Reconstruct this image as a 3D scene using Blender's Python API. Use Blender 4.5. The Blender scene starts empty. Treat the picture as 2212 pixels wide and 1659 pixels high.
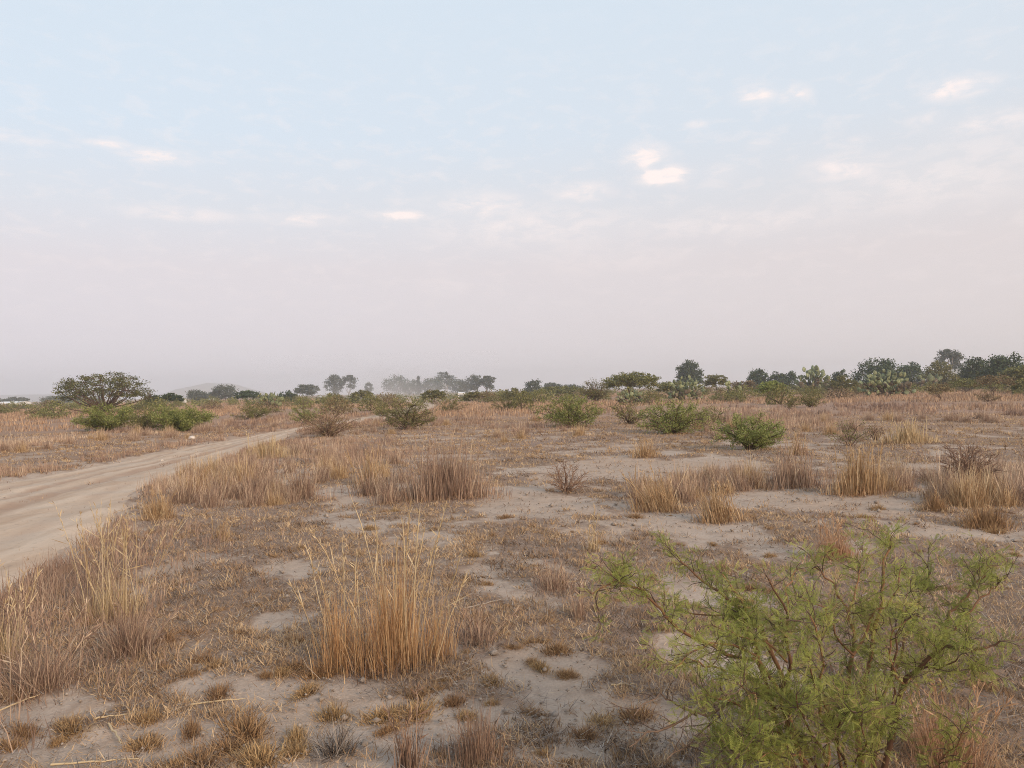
import bpy, math, random
import numpy as np
from mathutils import Matrix, Vector

C = bpy.context.scene.collection
SC = bpy.context.scene
rad = math.radians

# ------------------------------------------------------------------ camera
EYE = 1.55
W_, H_, F_ = 2212.0, 1659.0, 1662.0          # measuring frame of the photograph (width, height, focal length)
PITCH, ROLL = rad(0.48), rad(1.25)
cam_d = bpy.data.cameras.new('camera'); cam = bpy.data.objects.new('camera', cam_d); C.objects.link(cam)
cam_d.sensor_width = 36.0; cam_d.lens = 36.0 * F_ / W_; cam_d.clip_start = 0.05; cam_d.clip_end = 9000
fw = Vector((0, math.cos(PITCH), math.sin(PITCH)))
up0 = Vector((0, -math.sin(PITCH), math.cos(PITCH))); r0 = Vector((1, 0, 0))
rt = r0 * math.cos(ROLL) - up0 * math.sin(ROLL); up = up0 * math.cos(ROLL) + r0 * math.sin(ROLL)
cam.matrix_world = Matrix(((rt.x, up.x, -fw.x, 0), (rt.y, up.y, -fw.y, 0), (rt.z, up.z, -fw.z, EYE), (0, 0, 0, 1)))
SC.camera = cam

# ------------------------------------------------------------------ world
SUN_EL, SUN_AZ = rad(24), rad(140)            # azimuth clockwise from +Y: behind the viewer's right shoulder
world = bpy.data.worlds.new('World'); SC.world = world; world.use_nodes = True
nt = world.node_tree; nt.nodes.clear()
def N(tree, typ, **kw):
    n = tree.nodes.new(typ)
    for k, v in kw.items():
        if k.startswith('i_'): n.inputs[k[2:].replace('_', ' ')].default_value = v
        else: setattr(n, k, v)
    return n
def srgb(r, g, b, a=1.0):
    f = lambda c: (c / 255 / 12.92) if c / 255 <= 0.04045 else ((c / 255 + 0.055) / 1.055) ** 2.4
    return (f(r), f(g), f(b), a)
def ramp(tree, stops, interp='LINEAR'):
    n = tree.nodes.new('ShaderNodeValToRGB'); cr = n.color_ramp; cr.interpolation = interp
    while len(cr.elements) < len(stops): cr.elements.new(0.5)
    for e, (p, c) in zip(cr.elements, stops): e.position = p; e.color = c
    return n
def math_(tree, op, a, b=None, clamp=False):
    n = tree.nodes.new('ShaderNodeMath'); n.operation = op; n.use_clamp = clamp
    for i, v in enumerate((a, b)):
        if v is None: continue
        if isinstance(v, (int, float)): n.inputs[i].default_value = v
        else: tree.links.new(v, n.inputs[i])
    return n.outputs[0]
def mixc(tree, fac, a, b, mode='MIX'):
    n = tree.nodes.new('ShaderNodeMix'); n.data_type = 'RGBA'; n.blend_type = mode
    for s, v in ((n.inputs[0], fac), (n.inputs[6], a), (n.inputs[7], b)):
        if isinstance(v, (int, float, tuple)): s.default_value = v
        else: tree.links.new(v, s)
    return n.outputs[2]
L = nt.links.new
tc = N(nt, 'ShaderNodeTexCoord'); sep = N(nt, 'ShaderNodeSeparateXYZ'); L(tc.outputs['Generated'], sep.inputs[0])
el = math_(nt, 'ARCSINE', sep.outputs[2])                                   # elevation, radians
az = math_(nt, 'ARCTAN2', sep.outputs[0], sep.outputs[1])                   # azimuth from +Y, radians
elr = math_(nt, 'DIVIDE', el, 1.5708, True)
skyramp = ramp(nt, [(0.0, srgb(232, 226, 232)), (0.05, srgb(229, 221, 227)), (0.10, srgb(229, 221, 225)),
                    (0.145, srgb(224, 227, 234)), (0.20, srgb(218, 230, 242)), (0.30, srgb(216, 229, 241)), (0.55, srgb(206, 222, 240)), (1.0, srgb(184, 207, 235))])
L(elr, skyramp.inputs[0])
warm = math_(nt, 'MULTIPLY', math_(nt, 'MULTIPLY_ADD', sep.outputs[0], 0.9, True), math_(nt, 'SUBTRACT', 1.0, math_(nt, 'MULTIPLY', elr, 3.0, True), True))
sky1 = mixc(nt, math_(nt, 'MULTIPLY', warm, 0.55, True), skyramp.outputs[0], srgb(226, 213, 205))
nish = N(nt, 'ShaderNodeTexSky', sky_type='NISHITA', sun_disc=False, sun_elevation=SUN_EL, sun_rotation=SUN_AZ, dust_density=4.0, air_density=1.0)
sky2 = mixc(nt, 0.90, mixc(nt, 1.0, nish.outputs[0], (0.1, 0.1, 0.1, 1), 'MULTIPLY'), sky1)
# thin wind-torn clouds: noise on (azimuth, elevation), gathered round a few cloud banks
vec = N(nt, 'ShaderNodeCombineXYZ'); L(az, vec.inputs[0]); L(el, vec.inputs[1])
mp = N(nt, 'ShaderNodeMapping'); mp.inputs['Scale'].default_value = (1.0, 2.6, 1.0); L(vec.outputs[0], mp.inputs[0])
cn = N(nt, 'ShaderNodeTexNoise', noise_dimensions='2D', i_Scale=26.0, i_Detail=8.0, i_Roughness=0.58, i_Distortion=0.25); L(mp.outputs[0], cn.inputs['Vector'])
def dir_of(px, py):
    d = (rt * (px - W_ / 2) - up * (py - H_ / 2) + fw * F_).normalized()
    return math.atan2(d.x, d.y), math.asin(d.z)
banks = [(1395, 340, 52, 30, 1.0), (1432, 380, 62, 22, 1.3), (1260, 415, 70, 22, .75), (870, 466, 75, 14, .95), (1040, 445, 130, 32, .7),
         (1150, 490, 260, 44, .55), (660, 474, 110, 14, .75), (390, 462, 120, 15, .65), (340, 338, 75, 16, .9), (235, 312, 45, 9, .8), (40, 302, 80, 9, .6),
         (1632, 205, 48, 20, .85), (1718, 205, 34, 20, .8), (2068, 190, 62, 20, 1.1), (2150, 262, 110, 22, .6), (1830, 362, 85, 30, .75),
         (1505, 268, 26, 9, .6), (2000, 258, 40, 14, .5), (1640, 312, 30, 12, .5), (1990, 395, 220, 55, .5), (1600, 480, 260, 26, .5),
         (1855, 300, 22, 9, .6), (1560, 375, 40, 22, .5), (2130, 330, 120, 40, .4), (960, 620, 60, 22, .3), (1330, 560, 160, 26, .3), (1240, 545, 80, 60, .25)]
tot = None
for (px, py, rx, ry, s) in banks:
    a0, e0 = dir_of(px, py)
    vs = N(nt, 'ShaderNodeVectorMath', operation='SUBTRACT'); L(vec.outputs[0], vs.inputs[0]); vs.inputs[1].default_value = (a0, e0, 0)
    vm = N(nt, 'ShaderNodeVectorMath', operation='MULTIPLY'); L(vs.outputs[0], vm.inputs[0]); vm.inputs[1].default_value = (F_ / (rx * 1.5), F_ / (ry * 1.5), 0)
    vl = N(nt, 'ShaderNodeVectorMath', operation='LENGTH'); L(vm.outputs[0], vl.inputs[0])
    m = N(nt, 'ShaderNodeMapRange', interpolation_type='SMOOTHSTEP'); L(vl.outputs['Value'], m.inputs[0])
    m.inputs[1].default_value = 1.0; m.inputs[2].default_value = 0.1; m.inputs[3].default_value = 0.0; m.inputs[4].default_value = s
    tot = m.outputs[0] if tot is None else math_(nt, 'MAXIMUM', tot, m.outputs[0])
band = N(nt, 'ShaderNodeMapRange', interpolation_type='SMOOTHSTEP'); L(math_(nt, 'ABSOLUTE', math_(nt, 'SUBTRACT', el, 0.26)), band.inputs[0])
band.inputs[1].default_value = 0.26; band.inputs[2].default_value = 0.0; band.inputs[3].default_value = 0.0; band.inputs[4].default_value = 0.22
n2 = N(nt, 'ShaderNodeMapRange'); L(cn.outputs[0], n2.inputs[0])
n2.inputs[1].default_value = 0.40; n2.inputs[2].default_value = 0.60
wisp = N(nt, 'ShaderNodeMapRange'); L(cn.outputs[0], wisp.inputs[0]); wisp.inputs[1].default_value = 0.5; wisp.inputs[2].default_value = 0.72
carve = N(nt, 'ShaderNodeMapRange', interpolation_type='SMOOTHSTEP'); L(math_(nt, 'ADD', tot, math_(nt, 'MULTIPLY', math_(nt, 'SUBTRACT', cn.outputs[0], .5), 2.2)), carve.inputs[0])
carve.inputs[1].default_value = 0.25; carve.inputs[2].default_value = 1.25
cloud = math_(nt, 'MAXIMUM', math_(nt, 'MAXIMUM', math_(nt, 'MULTIPLY', carve.outputs[0], math_(nt, 'MULTIPLY', tot, 1.15, True)), math_(nt, 'MULTIPLY', tot, math_(nt, 'ADD', math_(nt, 'MULTIPLY', n2.outputs[0], .55), .22))), math_(nt, 'MULTIPLY', band.outputs[0], wisp.outputs[0]))
sky3 = mixc(nt, math_(nt, 'MULTIPLY', cloud, 1.0, True), sky2, srgb(253, 239, 235))
bg = N(nt, 'ShaderNodeBackground', i_Strength=0.86); L(sky3, bg.inputs[0])
wo = N(nt, 'ShaderNodeOutputWorld'); L(bg.outputs[0], wo.inputs[0])

# ------------------------------------------------------------------ sun, colour management, sampling
sd = bpy.data.lights.new('sun', 'SUN'); sd.energy = 2.4; sd.angle = rad(14); sd.color = (1.0, 0.78, 0.58)
sun = bpy.data.objects.new('sun', sd); C.objects.link(sun)
sv = Vector((math.sin(SUN_AZ) * math.cos(SUN_EL), math.cos(SUN_AZ) * math.cos(SUN_EL), math.sin(SUN_EL)))
sun.rotation_euler = sv.to_track_quat('Z', 'Y').to_euler(); sun.location = sv * 60
vs_ = SC.view_settings; vs_.view_transform = 'Standard'; vs_.look = 'None'; vs_.exposure = 0.35; vs_.gamma = 1.0; vs_.use_curve_mapping = False
cy = SC.cycles
cy.use_denoising = True; cy.denoiser = 'OPENIMAGEDENOISE'; cy.denoising_prefilter = 'NONE'; cy.denoising_input_passes = 'RGB_ALBEDO_NORMAL'; cy.max_bounces = 8; cy.diffuse_bounces = 3; cy.transmission_bounces = 3; cy.volume_bounces = 3; cy.transparent_max_bounces = 8
cy.use_fast_gi = False; cy.pixel_filter_type = 'BLACKMAN_HARRIS'; cy.filter_width = 1.0

# ------------------------------------------------------------------ helpers: noise, terrain, pixels
def _hash(ix, iy, s):
    h = (ix.astype(np.int64) * 374761393 + iy.astype(np.int64) * 668265263 + s * 974634777) & 0x7fffffff
    h = ((h ^ (h >> 13)) * 1274126177) & 0x7fffffff
    h = h ^ (h >> 16)
    return (h & 0xffff) / 65535.0
def vnoise(x, y, s=0):
    ix, iy = np.floor(x), np.floor(y); fx, fy = x - ix, y - iy
    fx = fx * fx * (3 - 2 * fx); fy = fy * fy * (3 - 2 * fy)
    a, b, c, d = _hash(ix, iy, s), _hash(ix + 1, iy, s), _hash(ix, iy + 1, s), _hash(ix + 1, iy + 1, s)
    return (a * (1 - fx) + b * fx) * (1 - fy) + (c * (1 - fx) + d * fx) * fy
def fbm(x, y, s=0, o=4):
    x = np.asarray(x, float); y = np.asarray(y, float); r = 0; a = 0.5; t = 0
    for k in range(o):
        r = r + a * vnoise(x, y, s + k); t += a; a *= 0.5; x = x * 2.03 + 17.1; y = y * 2.03 - 9.3
    return r / t
def sstep(a, b, x):
    t = np.clip((x - a) / (b - a), 0, 1); return t * t * (3 - 2 * t)

def ray(px, py):
    return rt * (px - W_ / 2) - up * (py - H_ / 2) + fw * F_
def gp(px, py):                                # a pixel on the (flat) ground
    d = ray(px, py); t = -EYE / d.z; return (d.x * t, d.y * t)
def at_dist(px, dist):                         # the ground point seen in pixel column px at a given depth along +Y
    py = 843.0
    for _ in range(3):
        d = ray(px, py); x = d.x / d.y * dist
        dv = Vector((x, dist, -EYE)); zc = dv.dot(fw); py = H_ / 2 - F_ * dv.dot(up) / zc
    return (x, dist), py
def to_px(p):
    dv = Vector((p[0], p[1], p[2] - EYE)); zc = dv.dot(fw)
    return W_ / 2 + F_ * dv.dot(rt) / zc, H_ / 2 - F_ * dv.dot(up) / zc

# the dirt road: edges as x(y), read off the photograph's two road edges
RL = [gp(*p) for p in ((0, 1040), (150, 1013), (330, 975), (480, 951), (620, 926))]
RR = [gp(*p) for p in ((0, 1290), (60, 1246), (180, 1172), (260, 1110), (330, 1052), (420, 1011), (560, 963), (660, 929))]
rl_y = np.array([-40, 4] + [p[1] for p in RL] + [48, 62, 90, 140, 220]); rl_x = np.array([-9.0, -9.4] + [p[0] for p in RL] + [-10.2, -10.0, -11.5, -19, -40])
rr_y = np.array([-40, 2] + [p[1] for p in RR] + [48, 62, 90, 140, 220]); rr_x = np.array([-3.6, -3.8] + [p[0] for p in RR] + [-7.7, -7.2, -8.5, -16, -37])
def road_edges(y):
    return np.interp(y, rl_y, rl_x), np.interp(y, rr_y, rr_x)
def road_in(x, y):                             # signed distance to the nearer road edge, positive on the road
    l, r = road_edges(y); wob = (fbm(np.asarray(x) * 1.1, np.asarray(y) * 1.1, 71, 4) - 0.5) * 1.3
    return np.minimum(x - l, r - x) + wob
def terr(x, y):
    x = np.asarray(x, float); y = np.asarray(y, float); r = np.hypot(x, y)
    h = (fbm(x * 0.35, y * 0.35, 5, 3) - 0.5) * 0.10 + (fbm(x * 2.2, y * 2.2, 9, 3) - 0.5) * 0.035
    return h * (1 - 0.6 * sstep(25, 90, r))
def gz(x, y):
    x = np.asarray(x, float); y = np.asarray(y, float)
    return terr(x, y) - 0.07 * sstep(-0.15, 0.2, road_in(x, y))

# bare ground: blobs seen in the photograph, as ellipses lying on the ground
bare_px = [(1330, 1008, 230, 26), (1130, 1090, 110, 40), (1210, 1050, 90, 50), (1470, 1135, 150, 26), (1800, 1082, 300, 26), (2110, 1150, 180, 20), (2000, 1060, 120, 14),
           (1250, 1450, 190, 60), (1390, 1560, 190, 90), (900, 1560, 260, 50), (560, 1480, 250, 34), (300, 1590, 300, 36), (720, 1640, 200, 40), (100, 1530, 150, 20),
           (640, 1235, 110, 28), (620, 1335, 110, 34), (760, 1060, 80, 20), (1560, 1000, 120, 14), (1300, 1200, 60, 30), (1560, 1290, 120, 30), (1500, 1410, 160, 50), (1150, 1640, 200, 30)]
bare_g = []
for (px, py, rx, ry) in bare_px:
    cx, cyy = gp(px, py); y1 = gp(px, py - ry)[1]; y0 = gp(px, py + ry)[1]
    bare_g.append((cx, (y0 + y1) / 2, rx / F_ * cyy, max((y1 - y0) / 2, 0.15)))
def cover(x, y):                               # 0 bare soil ... 1 fully covered
    x = np.asarray(x, float); y = np.asarray(y, float)
    n = fbm(x * 1.3 + 3.1, y * 1.0, 21, 5); m = fbm(x * 0.25, y * 0.22, 33, 3)
    c = 0.68 + (n - 0.5) * 1.5 + (m - 0.5) * 0.5 + (fbm(x * 4.5, y * 3.5, 25, 3) - 0.5) * 0.9
    for (cx, cy_, rx, ry) in bare_g:
        d = np.hypot((x - cx) / rx, (y - cy_) / ry) + (n - 0.5) * 1.3
        c = c - (0.55 + 0.25 * (cy_ < 5.5)) * (1 - sstep(0.45, 1.3, d))
    far = sstep(14, 45, np.hypot(x, y)); c = c + 0.18 * far
    c = c * (1 - sstep(-0.25, 0.1, road_in(x, y)))
    return np.clip(c, 0, 1)

# ------------------------------------------------------------------ helpers: meshes and objects
def mesh_np(name, V, F, attrs=None, mat=None, smooth=False):
    V = np.ascontiguousarray(V, np.float32); F = np.ascontiguousarray(F, np.int32)
    me = bpy.data.meshes.new(name); n, k = F.shape
    me.vertices.add(len(V)); me.vertices.foreach_set('co', V.ravel())
    me.loops.add(n * k); me.loops.foreach_set('vertex_index', F.ravel())
    me.polygons.add(n); me.polygons.foreach_set('loop_start', np.arange(0, n * k, k, dtype=np.int32))
    me.polygons.foreach_set('loop_total', np.full(n, k, np.int32))
    if smooth: me.polygons.foreach_set('use_smooth', np.ones(n, bool))
    for an, av in (attrs or {}).items():
        a = me.attributes.new(an, 'FLOAT', 'POINT'); a.data.foreach_set('value', np.ascontiguousarray(av, np.float32))
    if mat: me.materials.append(mat)
    me.update(calc_edges=True); me.validate(verbose=False)
    return me
def link(name, me, parent=None, loc=None, rz=None, scale=None, label=None, cat=None, group=None, kind=None):
    o = bpy.data.objects.new(name, me); C.objects.link(o)
    if parent: o.parent = parent
    if loc is not None: o.location = loc
    if rz is not None: o.rotation_euler = (0, 0, rz)
    if scale is not None: o.scale = (scale,) * 3 if isinstance(scale, (int, float)) else scale
    if label: o['label'] = label
    if cat: o['category'] = cat
    if group: o['group'] = group
    if kind: o['kind'] = kind
    return o
class MB:                                      # gathers tubes and leaf quads (all quads)
    def __init__(s): s.V = []; s.F = []; s.A = []; s.n = 0
    def add(s, V, F, a=0.5):
        V = np.asarray(V, float); s.V.append(V); s.F.append(np.asarray(F) + s.n)
        s.A.append(np.full(len(V), a) if np.isscalar(a) else a); s.n += len(V)
    def tube(s, P, R, k=5, a=0.5):
        P = np.asarray(P, float); R = np.asarray(R, float); m = len(P)
        T = np.gradient(P, axis=0); T /= np.linalg.norm(T, axis=1)[:, None] + 1e-9
        ref = np.array([0.0, 0, 1]) if abs(T[0][2]) < 0.9 else np.array([1.0, 0, 0])
        U = np.cross(T, ref); U /= np.linalg.norm(U, axis=1)[:, None] + 1e-9; Wv = np.cross(T, U)
        ang = np.arange(k) * 2 * math.pi / k
        V = P[:, None, :] + R[:, None, None] * (np.cos(ang)[None, :, None] * U[:, None, :] + np.sin(ang)[None, :, None] * Wv[:, None, :])
        i = np.arange(m - 1)[:, None] * k; j = np.arange(k)[None, :]; j2 = (j + 1) % k
        F = np.stack([i + j, i + j2, i + k + j2, i + k + j], -1).reshape(-1, 4)
        s.add(V.reshape(-1, 3), F, a)
    def leaves(s, P, length, width, rng, dirs=None, flat=0.0):
        n = len(P)
        if n == 0: return
        d = rng.normal(size=(n, 3)) if dirs is None else dirs + rng.normal(size=(n, 3)) * 0.45
        d[:, 2] *= (1 - flat); d /= np.linalg.norm(d, axis=1)[:, None] + 1e-9
        q = rng.normal(size=(n, 3)); q[:, 2] *= (1 - flat); u = np.cross(d, np.cross(q, d)); u /= np.linalg.norm(u, axis=1)[:, None] + 1e-9
        l = (length * rng.uniform(0.6, 1.3, n))[:, None]; w = (width * rng.uniform(0.6, 1.3, n))[:, None]
        V = np.stack([P, P + d * l * 0.5 + u * w * 0.5, P + d * l, P + d * l * 0.5 - u * w * 0.5], 1).reshape(-1, 3)
        s.add(V, np.arange(4 * n).reshape(n, 4), np.repeat(rng.random(n), 4))
    def mesh(s, name, mat, smooth=False):
        return mesh_np(name, np.concatenate(s.V), np.concatenate(s.F), {'rnd': np.concatenate(s.A)}, mat, smooth)

def blades(base, az, h, lean, w, rng, seg=2, curve=1.0, wob=0.0, rnd=None):
    """grass blades as tapering ribbons: triangles. base (n,3), az lean azimuth, h length, lean = horizontal reach / length"""
    n = len(base); h = np.broadcast_to(h, n); lean = np.broadcast_to(lean, n); w = np.broadcast_to(w, n)
    s = np.linspace(0, 1, seg + 1)
    hx = np.stack([np.cos(az), np.sin(az), np.zeros(n)], 1)
    reach = np.sin(np.clip(lean, 0, 1.45)); rise = np.cos(np.clip(lean, 0, 1.45))
    P = base[:, None, :] + hx[:, None, :] * (h * reach)[:, None, None] * (s[None, :, None] ** curve)
    P[:, :, 2] += (h * rise)[:, None] * s[None, :]
    if wob: P[:, 1:, :] += rng.normal(size=(n, seg, 3)) * (h * wob)[:, None, None] * s[None, 1:, None]
    sa = rng.uniform(0, 2 * math.pi, n); sd_ = np.stack([np.cos(sa), np.sin(sa), np.zeros(n)], 1)
    tw = 1 - 0.55 * s[:-1]
    A = P[:, :-1] - sd_[:, None, :] * (w[:, None] * tw[None, :] * 0.5)[:, :, None]; B = P[:, :-1] + sd_[:, None, :] * (w[:, None] * tw[None, :] * 0.5)[:, :, None]
    V = np.concatenate([np.stack([A, B], 2).reshape(n, 2 * seg, 3), P[:, -1:, :]], 1)
    k = 2 * seg + 1; F = []
    for i in range(seg - 1): F += [(2 * i, 2 * i + 1, 2 * i + 2), (2 * i + 1, 2 * i + 3, 2 * i + 2)]
    F.append((2 * seg - 2, 2 * seg - 1, 2 * seg))
    F = np.asarray(F)[None] + (np.arange(n) * k)[:, None, None]
    rv = rng.random(n) if rnd is None else rnd
    return V.reshape(-1, 3), F.reshape(-1, 3), np.repeat(rv, k)
class GB:                                      # gathers blades (all triangles)
    def __init__(s): s.V = []; s.F = []; s.A = []; s.n = 0
    def add(s, t):
        V, F, A = t; s.V.append(V); s.F.append(F + s.n); s.A.append(A); s.n += len(V)
    def mesh(s, name, mat):
        return mesh_np(name, np.concatenate(s.V), np.concatenate(s.F), {'rnd': np.concatenate(s.A)}, mat)

# ------------------------------------------------------------------ materials
MAT = {}
def plant_mat(name, stops, rough=0.75, transl=0.0, spec=0.2, objvar=0.0):
    m = bpy.data.materials.new(name); m.use_nodes = True; t = m.node_tree; t.nodes.clear()
    a = N(t, 'ShaderNodeAttribute', attribute_name='rnd'); v = a.outputs['Fac']
    r = ramp(t, stops); t.links.new(v, r.inputs[0]); col = r.outputs[0]
    if objvar:
        oi = N(t, 'ShaderNodeObjectInfo'); hs = N(t, 'ShaderNodeHueSaturation')
        t.links.new(math_(t, 'MULTIPLY_ADD', oi.outputs['Random'], objvar), hs.inputs['Value'])
        hs.inputs['Value'].links[0].from_node.inputs[2].default_value = 1 - objvar / 2
        t.links.new(math_(t, 'MULTIPLY_ADD', oi.outputs['Random'], 0.016), hs.inputs['Hue']); hs.inputs['Hue'].links[0].from_node.inputs[2].default_value = 0.486
        t.links.new(col, hs.inputs['Color']); col = hs.outputs[0]
    b = N(t, 'ShaderNodeBsdfPrincipled'); b.inputs['Roughness'].default_value = rough; b.inputs['Specular IOR Level'].default_value = spec
    t.links.new(col, b.inputs['Base Color']); out = N(t, 'ShaderNodeOutputMaterial'); sh = b.outputs[0]
    if transl:
        tr = N(t, 'ShaderNodeBsdfTranslucent'); t.links.new(col, tr.inputs[0]); mx = N(t, 'ShaderNodeMixShader'); mx.inputs[0].default_value = transl
        t.links.new(sh, mx.inputs[1]); t.links.new(tr.outputs[0], mx.inputs[2]); sh = mx.outputs[0]
    t.links.new(sh, out.inputs[0]); MAT[name] = m; return m
c = lambda *a: (*a, 1.0)
plant_mat('straw', [(0, c(.18, .105, .06)), (.3, c(.42, .265, .14)), (.7, c(.58, .395, .215)), (1, c(.72, .56, .36))], transl=.25)
plant_mat('straw_gold', [(0, c(.20, .105, .055)), (.3, c(.45, .255, .125)), (.7, c(.63, .39, .19)), (1, c(.76, .56, .33))], transl=.25)
plant_mat('straw_pale', [(0, c(.26, .17, .095)), (.4, c(.54, .38, .20)), (1, c(.76, .61, .39))], transl=.25)
plant_mat('straw_red', [(0, c(.28, .155, .09)), (.4, c(.46, .27, .155)), (1, c(.62, .41, .25))], transl=.25)
plant_mat('thin_grass', [(0, c(.14, .09, .07)), (.4, c(.35, .23, .165)), (.8, c(.51, .355, .25)), (1, c(.70, .55, .39))], transl=.2)
plant_mat('mat_grass', [(0, c(.09, .06, .042)), (.35, c(.30, .195, .12)), (.75, c(.50, .335, .19)), (1, c(.66, .48, .29))], transl=.15)
plant_mat('cushion', [(0, c(.13, .08, .045)), (.4, c(.36, .23, .115)), (1, c(.58, .40, .20))], transl=.2, objvar=.3)
plant_mat('field_grass', [(0, c(.20, .125, .085)), (.5, c(.41, .265, .17)), (1, c(.60, .42, .27))], transl=.15)
plant_mat('grey_twig', [(0, c(.07, .052, .042)), (.5, c(.21, .165, .135)), (1, c(.46, .39, .32))])
plant_mat('brown_twig', [(0, c(.14, .085, .06)), (.5, c(.26, .16, .11)), (1, c(.38, .26, .18))])
plant_mat('bark', [(0, c(.09, .06, .045)), (1, c(.22, .145, .10))], rough=.9)
plant_mat('bark_red', [(0, c(.12, .065, .04)), (1, c(.30, .16, .085))], rough=.9)
plant_mat('bark_pale', [(0, c(.25, .21, .18)), (1, c(.45, .40, .34))], rough=.9)
plant_mat('leaf_fresh', [(0, c(.16, .18, .05)), (.4, c(.33, .355, .09)), (.75, c(.48, .48, .14)), (.92, c(.56, .50, .19)), (1, c(.46, .31, .15))], transl=.45)
plant_mat('leaf_mesquite', [(0, c(.14, .165, .05)), (.5, c(.265, .295, .085)), (1, c(.40, .42, .16))], transl=.35, objvar=.2)
plant_mat('leaf_olive', [(0, c(.10, .105, .04)), (.5, c(.20, .195, .07)), (1, c(.33, .30, .12))], transl=.3, objvar=.2)
plant_mat('leaf_thorn', [(0, c(.07, .075, .03)), (.5, c(.135, .135, .048)), (1, c(.23, .21, .085))], transl=.25)
plant_mat('leaf_dark', [(0, c(.035, .055, .025)), (.5, c(.065, .095, .04)), (1, c(.12, .15, .06))], transl=.25, objvar=.2)
plant_mat('leaf_grey', [(0, c(.06, .075, .05)), (.5, c(.10, .12, .075)), (1, c(.17, .18, .12))], transl=.25, objvar=.2)
plant_mat('leaf_dry', [(0, c(.13, .095, .055)), (.5, c(.23, .17, .09)), (1, c(.34, .28, .14))], transl=.25, objvar=.2)
plant_mat('pad_green', [(0, c(.11, .13, .06)), (1, c(.28, .30, .16))], rough=.55, spec=.35, objvar=.5)
plant_mat('pad_old', [(0, c(.10, .085, .06)), (1, c(.22, .17, .11))], rough=.8, objvar=.4)

def base_mat(name):
    m = bpy.data.materials.new(name); m.use_nodes = True; t = m.node_tree
    b = t.nodes['Principled BSDF']; b.inputs['Roughness'].default_value = .95; b.inputs['Specular IOR Level'].default_value = .1
    MAT[name] = m; return m, t, b
def noise(t, vecsock, scale, detail=6, rough=.6, dist=0.0):
    n = N(t, 'ShaderNodeTexNoise', i_Scale=scale, i_Detail=detail, i_Roughness=rough, i_Distortion=dist); t.links.new(vecsock, n.inputs['Vector']); return n.outputs[0]
def maprange(t, v, a, b, lo=0.0, hi=1.0):
    n = N(t, 'ShaderNodeMapRange'); t.links.new(v, n.inputs[0]); n.inputs[1].default_value = a; n.inputs[2].default_value = b; n.inputs[3].default_value = lo; n.inputs[4].default_value = hi
    return n.outputs[0]
# soil of the plain
m, t, b = base_mat('soil')
geo = N(t, 'ShaderNodeNewGeometry'); pos = geo.outputs['Position']
cov = N(t, 'ShaderNodeAttribute', attribute_name='cover').outputs['Fac']; far = N(t, 'ShaderNodeAttribute', attribute_name='far').outputs['Fac']
nf = noise(t, pos, 9.0, 8, .65); nm = noise(t, pos, 2.2, 6, .6); nl = noise(t, pos, .35, 4, .5); ng = noise(t, pos, 60, 4, .6)
bare_c = mixc(t, maprange(t, nm, .3, .7), c(.39, .305, .24), c(.50, .40, .32))
bare_c = mixc(t, maprange(t, nl, .4, .65), bare_c, c(.44, .325, .24))
bare_c = mixc(t, math_(t, 'MULTIPLY', maprange(t, noise(t, pos, 4.5, 7, .7, .4), .5, .68), .75), bare_c, c(.30, .21, .15))
bare_c = mixc(t, math_(t, 'MULTIPLY', maprange(t, ng, .45, .75), .55, True), bare_c, c(.29, .21, .155))
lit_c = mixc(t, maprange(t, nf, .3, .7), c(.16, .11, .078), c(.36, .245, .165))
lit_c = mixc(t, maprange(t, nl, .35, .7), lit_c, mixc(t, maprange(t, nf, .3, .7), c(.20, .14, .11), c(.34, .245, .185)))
far_c = mixc(t, maprange(t, nm, .3, .7), c(.28, .17, .105), c(.41, .265, .165))
far_c = mixc(t, maprange(t, noise(t, pos, .06, 4, .55), .4, .62), far_c, c(.33, .215, .155))
far_c = mixc(t, math_(t, 'MULTIPLY', maprange(t, noise(t, pos, 1.1, 6, .7), .5, .66), .7), far_c, c(.19, .125, .085))
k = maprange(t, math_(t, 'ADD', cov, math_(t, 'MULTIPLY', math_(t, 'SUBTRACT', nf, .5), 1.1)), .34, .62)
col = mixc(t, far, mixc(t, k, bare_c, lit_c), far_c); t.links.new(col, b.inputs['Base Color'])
bp = N(t, 'ShaderNodeBump'); bp.inputs['Strength'].default_value = .8; bp.inputs['Distance'].default_value = .02
t.links.new(math_(t, 'ADD', math_(t, 'MULTIPLY', nf, 1.2), math_(t, 'MULTIPLY', ng, .35)), bp.inputs['Height']); t.links.new(bp.outputs[0], b.inputs['Normal'])
# the road's packed sand
m, t, b = base_mat('road_sand')
geo = N(t, 'ShaderNodeNewGeometry'); pos = geo.outputs['Position']
mp = N(t, 'ShaderNodeMapping'); mp.inputs['Scale'].default_value = (1.5, .16, 1); t.links.new(pos, mp.inputs[0])
st = noise(t, mp.outputs[0], 1.6, 6, .6, .3); nf = noise(t, pos, 14, 7, .6); nm = noise(t, pos, 1.1, 5, .55)
rut = N(t, 'ShaderNodeAttribute', attribute_name='rut').outputs['Fac']
col = mixc(t, maprange(t, st, .35, .62), c(.42, .30, .21), c(.56, .43, .32))
col = mixc(t, math_(t, 'MULTIPLY', maprange(t, math_(t, 'ADD', rut, math_(t, 'MULTIPLY', math_(t, 'SUBTRACT', st, .5), 1.2)), .35, .8), .8), col, c(.36, .235, .16))
col = mixc(t, math_(t, 'MULTIPLY', maprange(t, nm, .45, .7), .5), col, c(.44, .37, .30))
col = mixc(t, math_(t, 'MULTIPLY', maprange(t, nf, .56, .74), .55), col, c(.26, .20, .155)); t.links.new(col, b.inputs['Base Color'])
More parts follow.
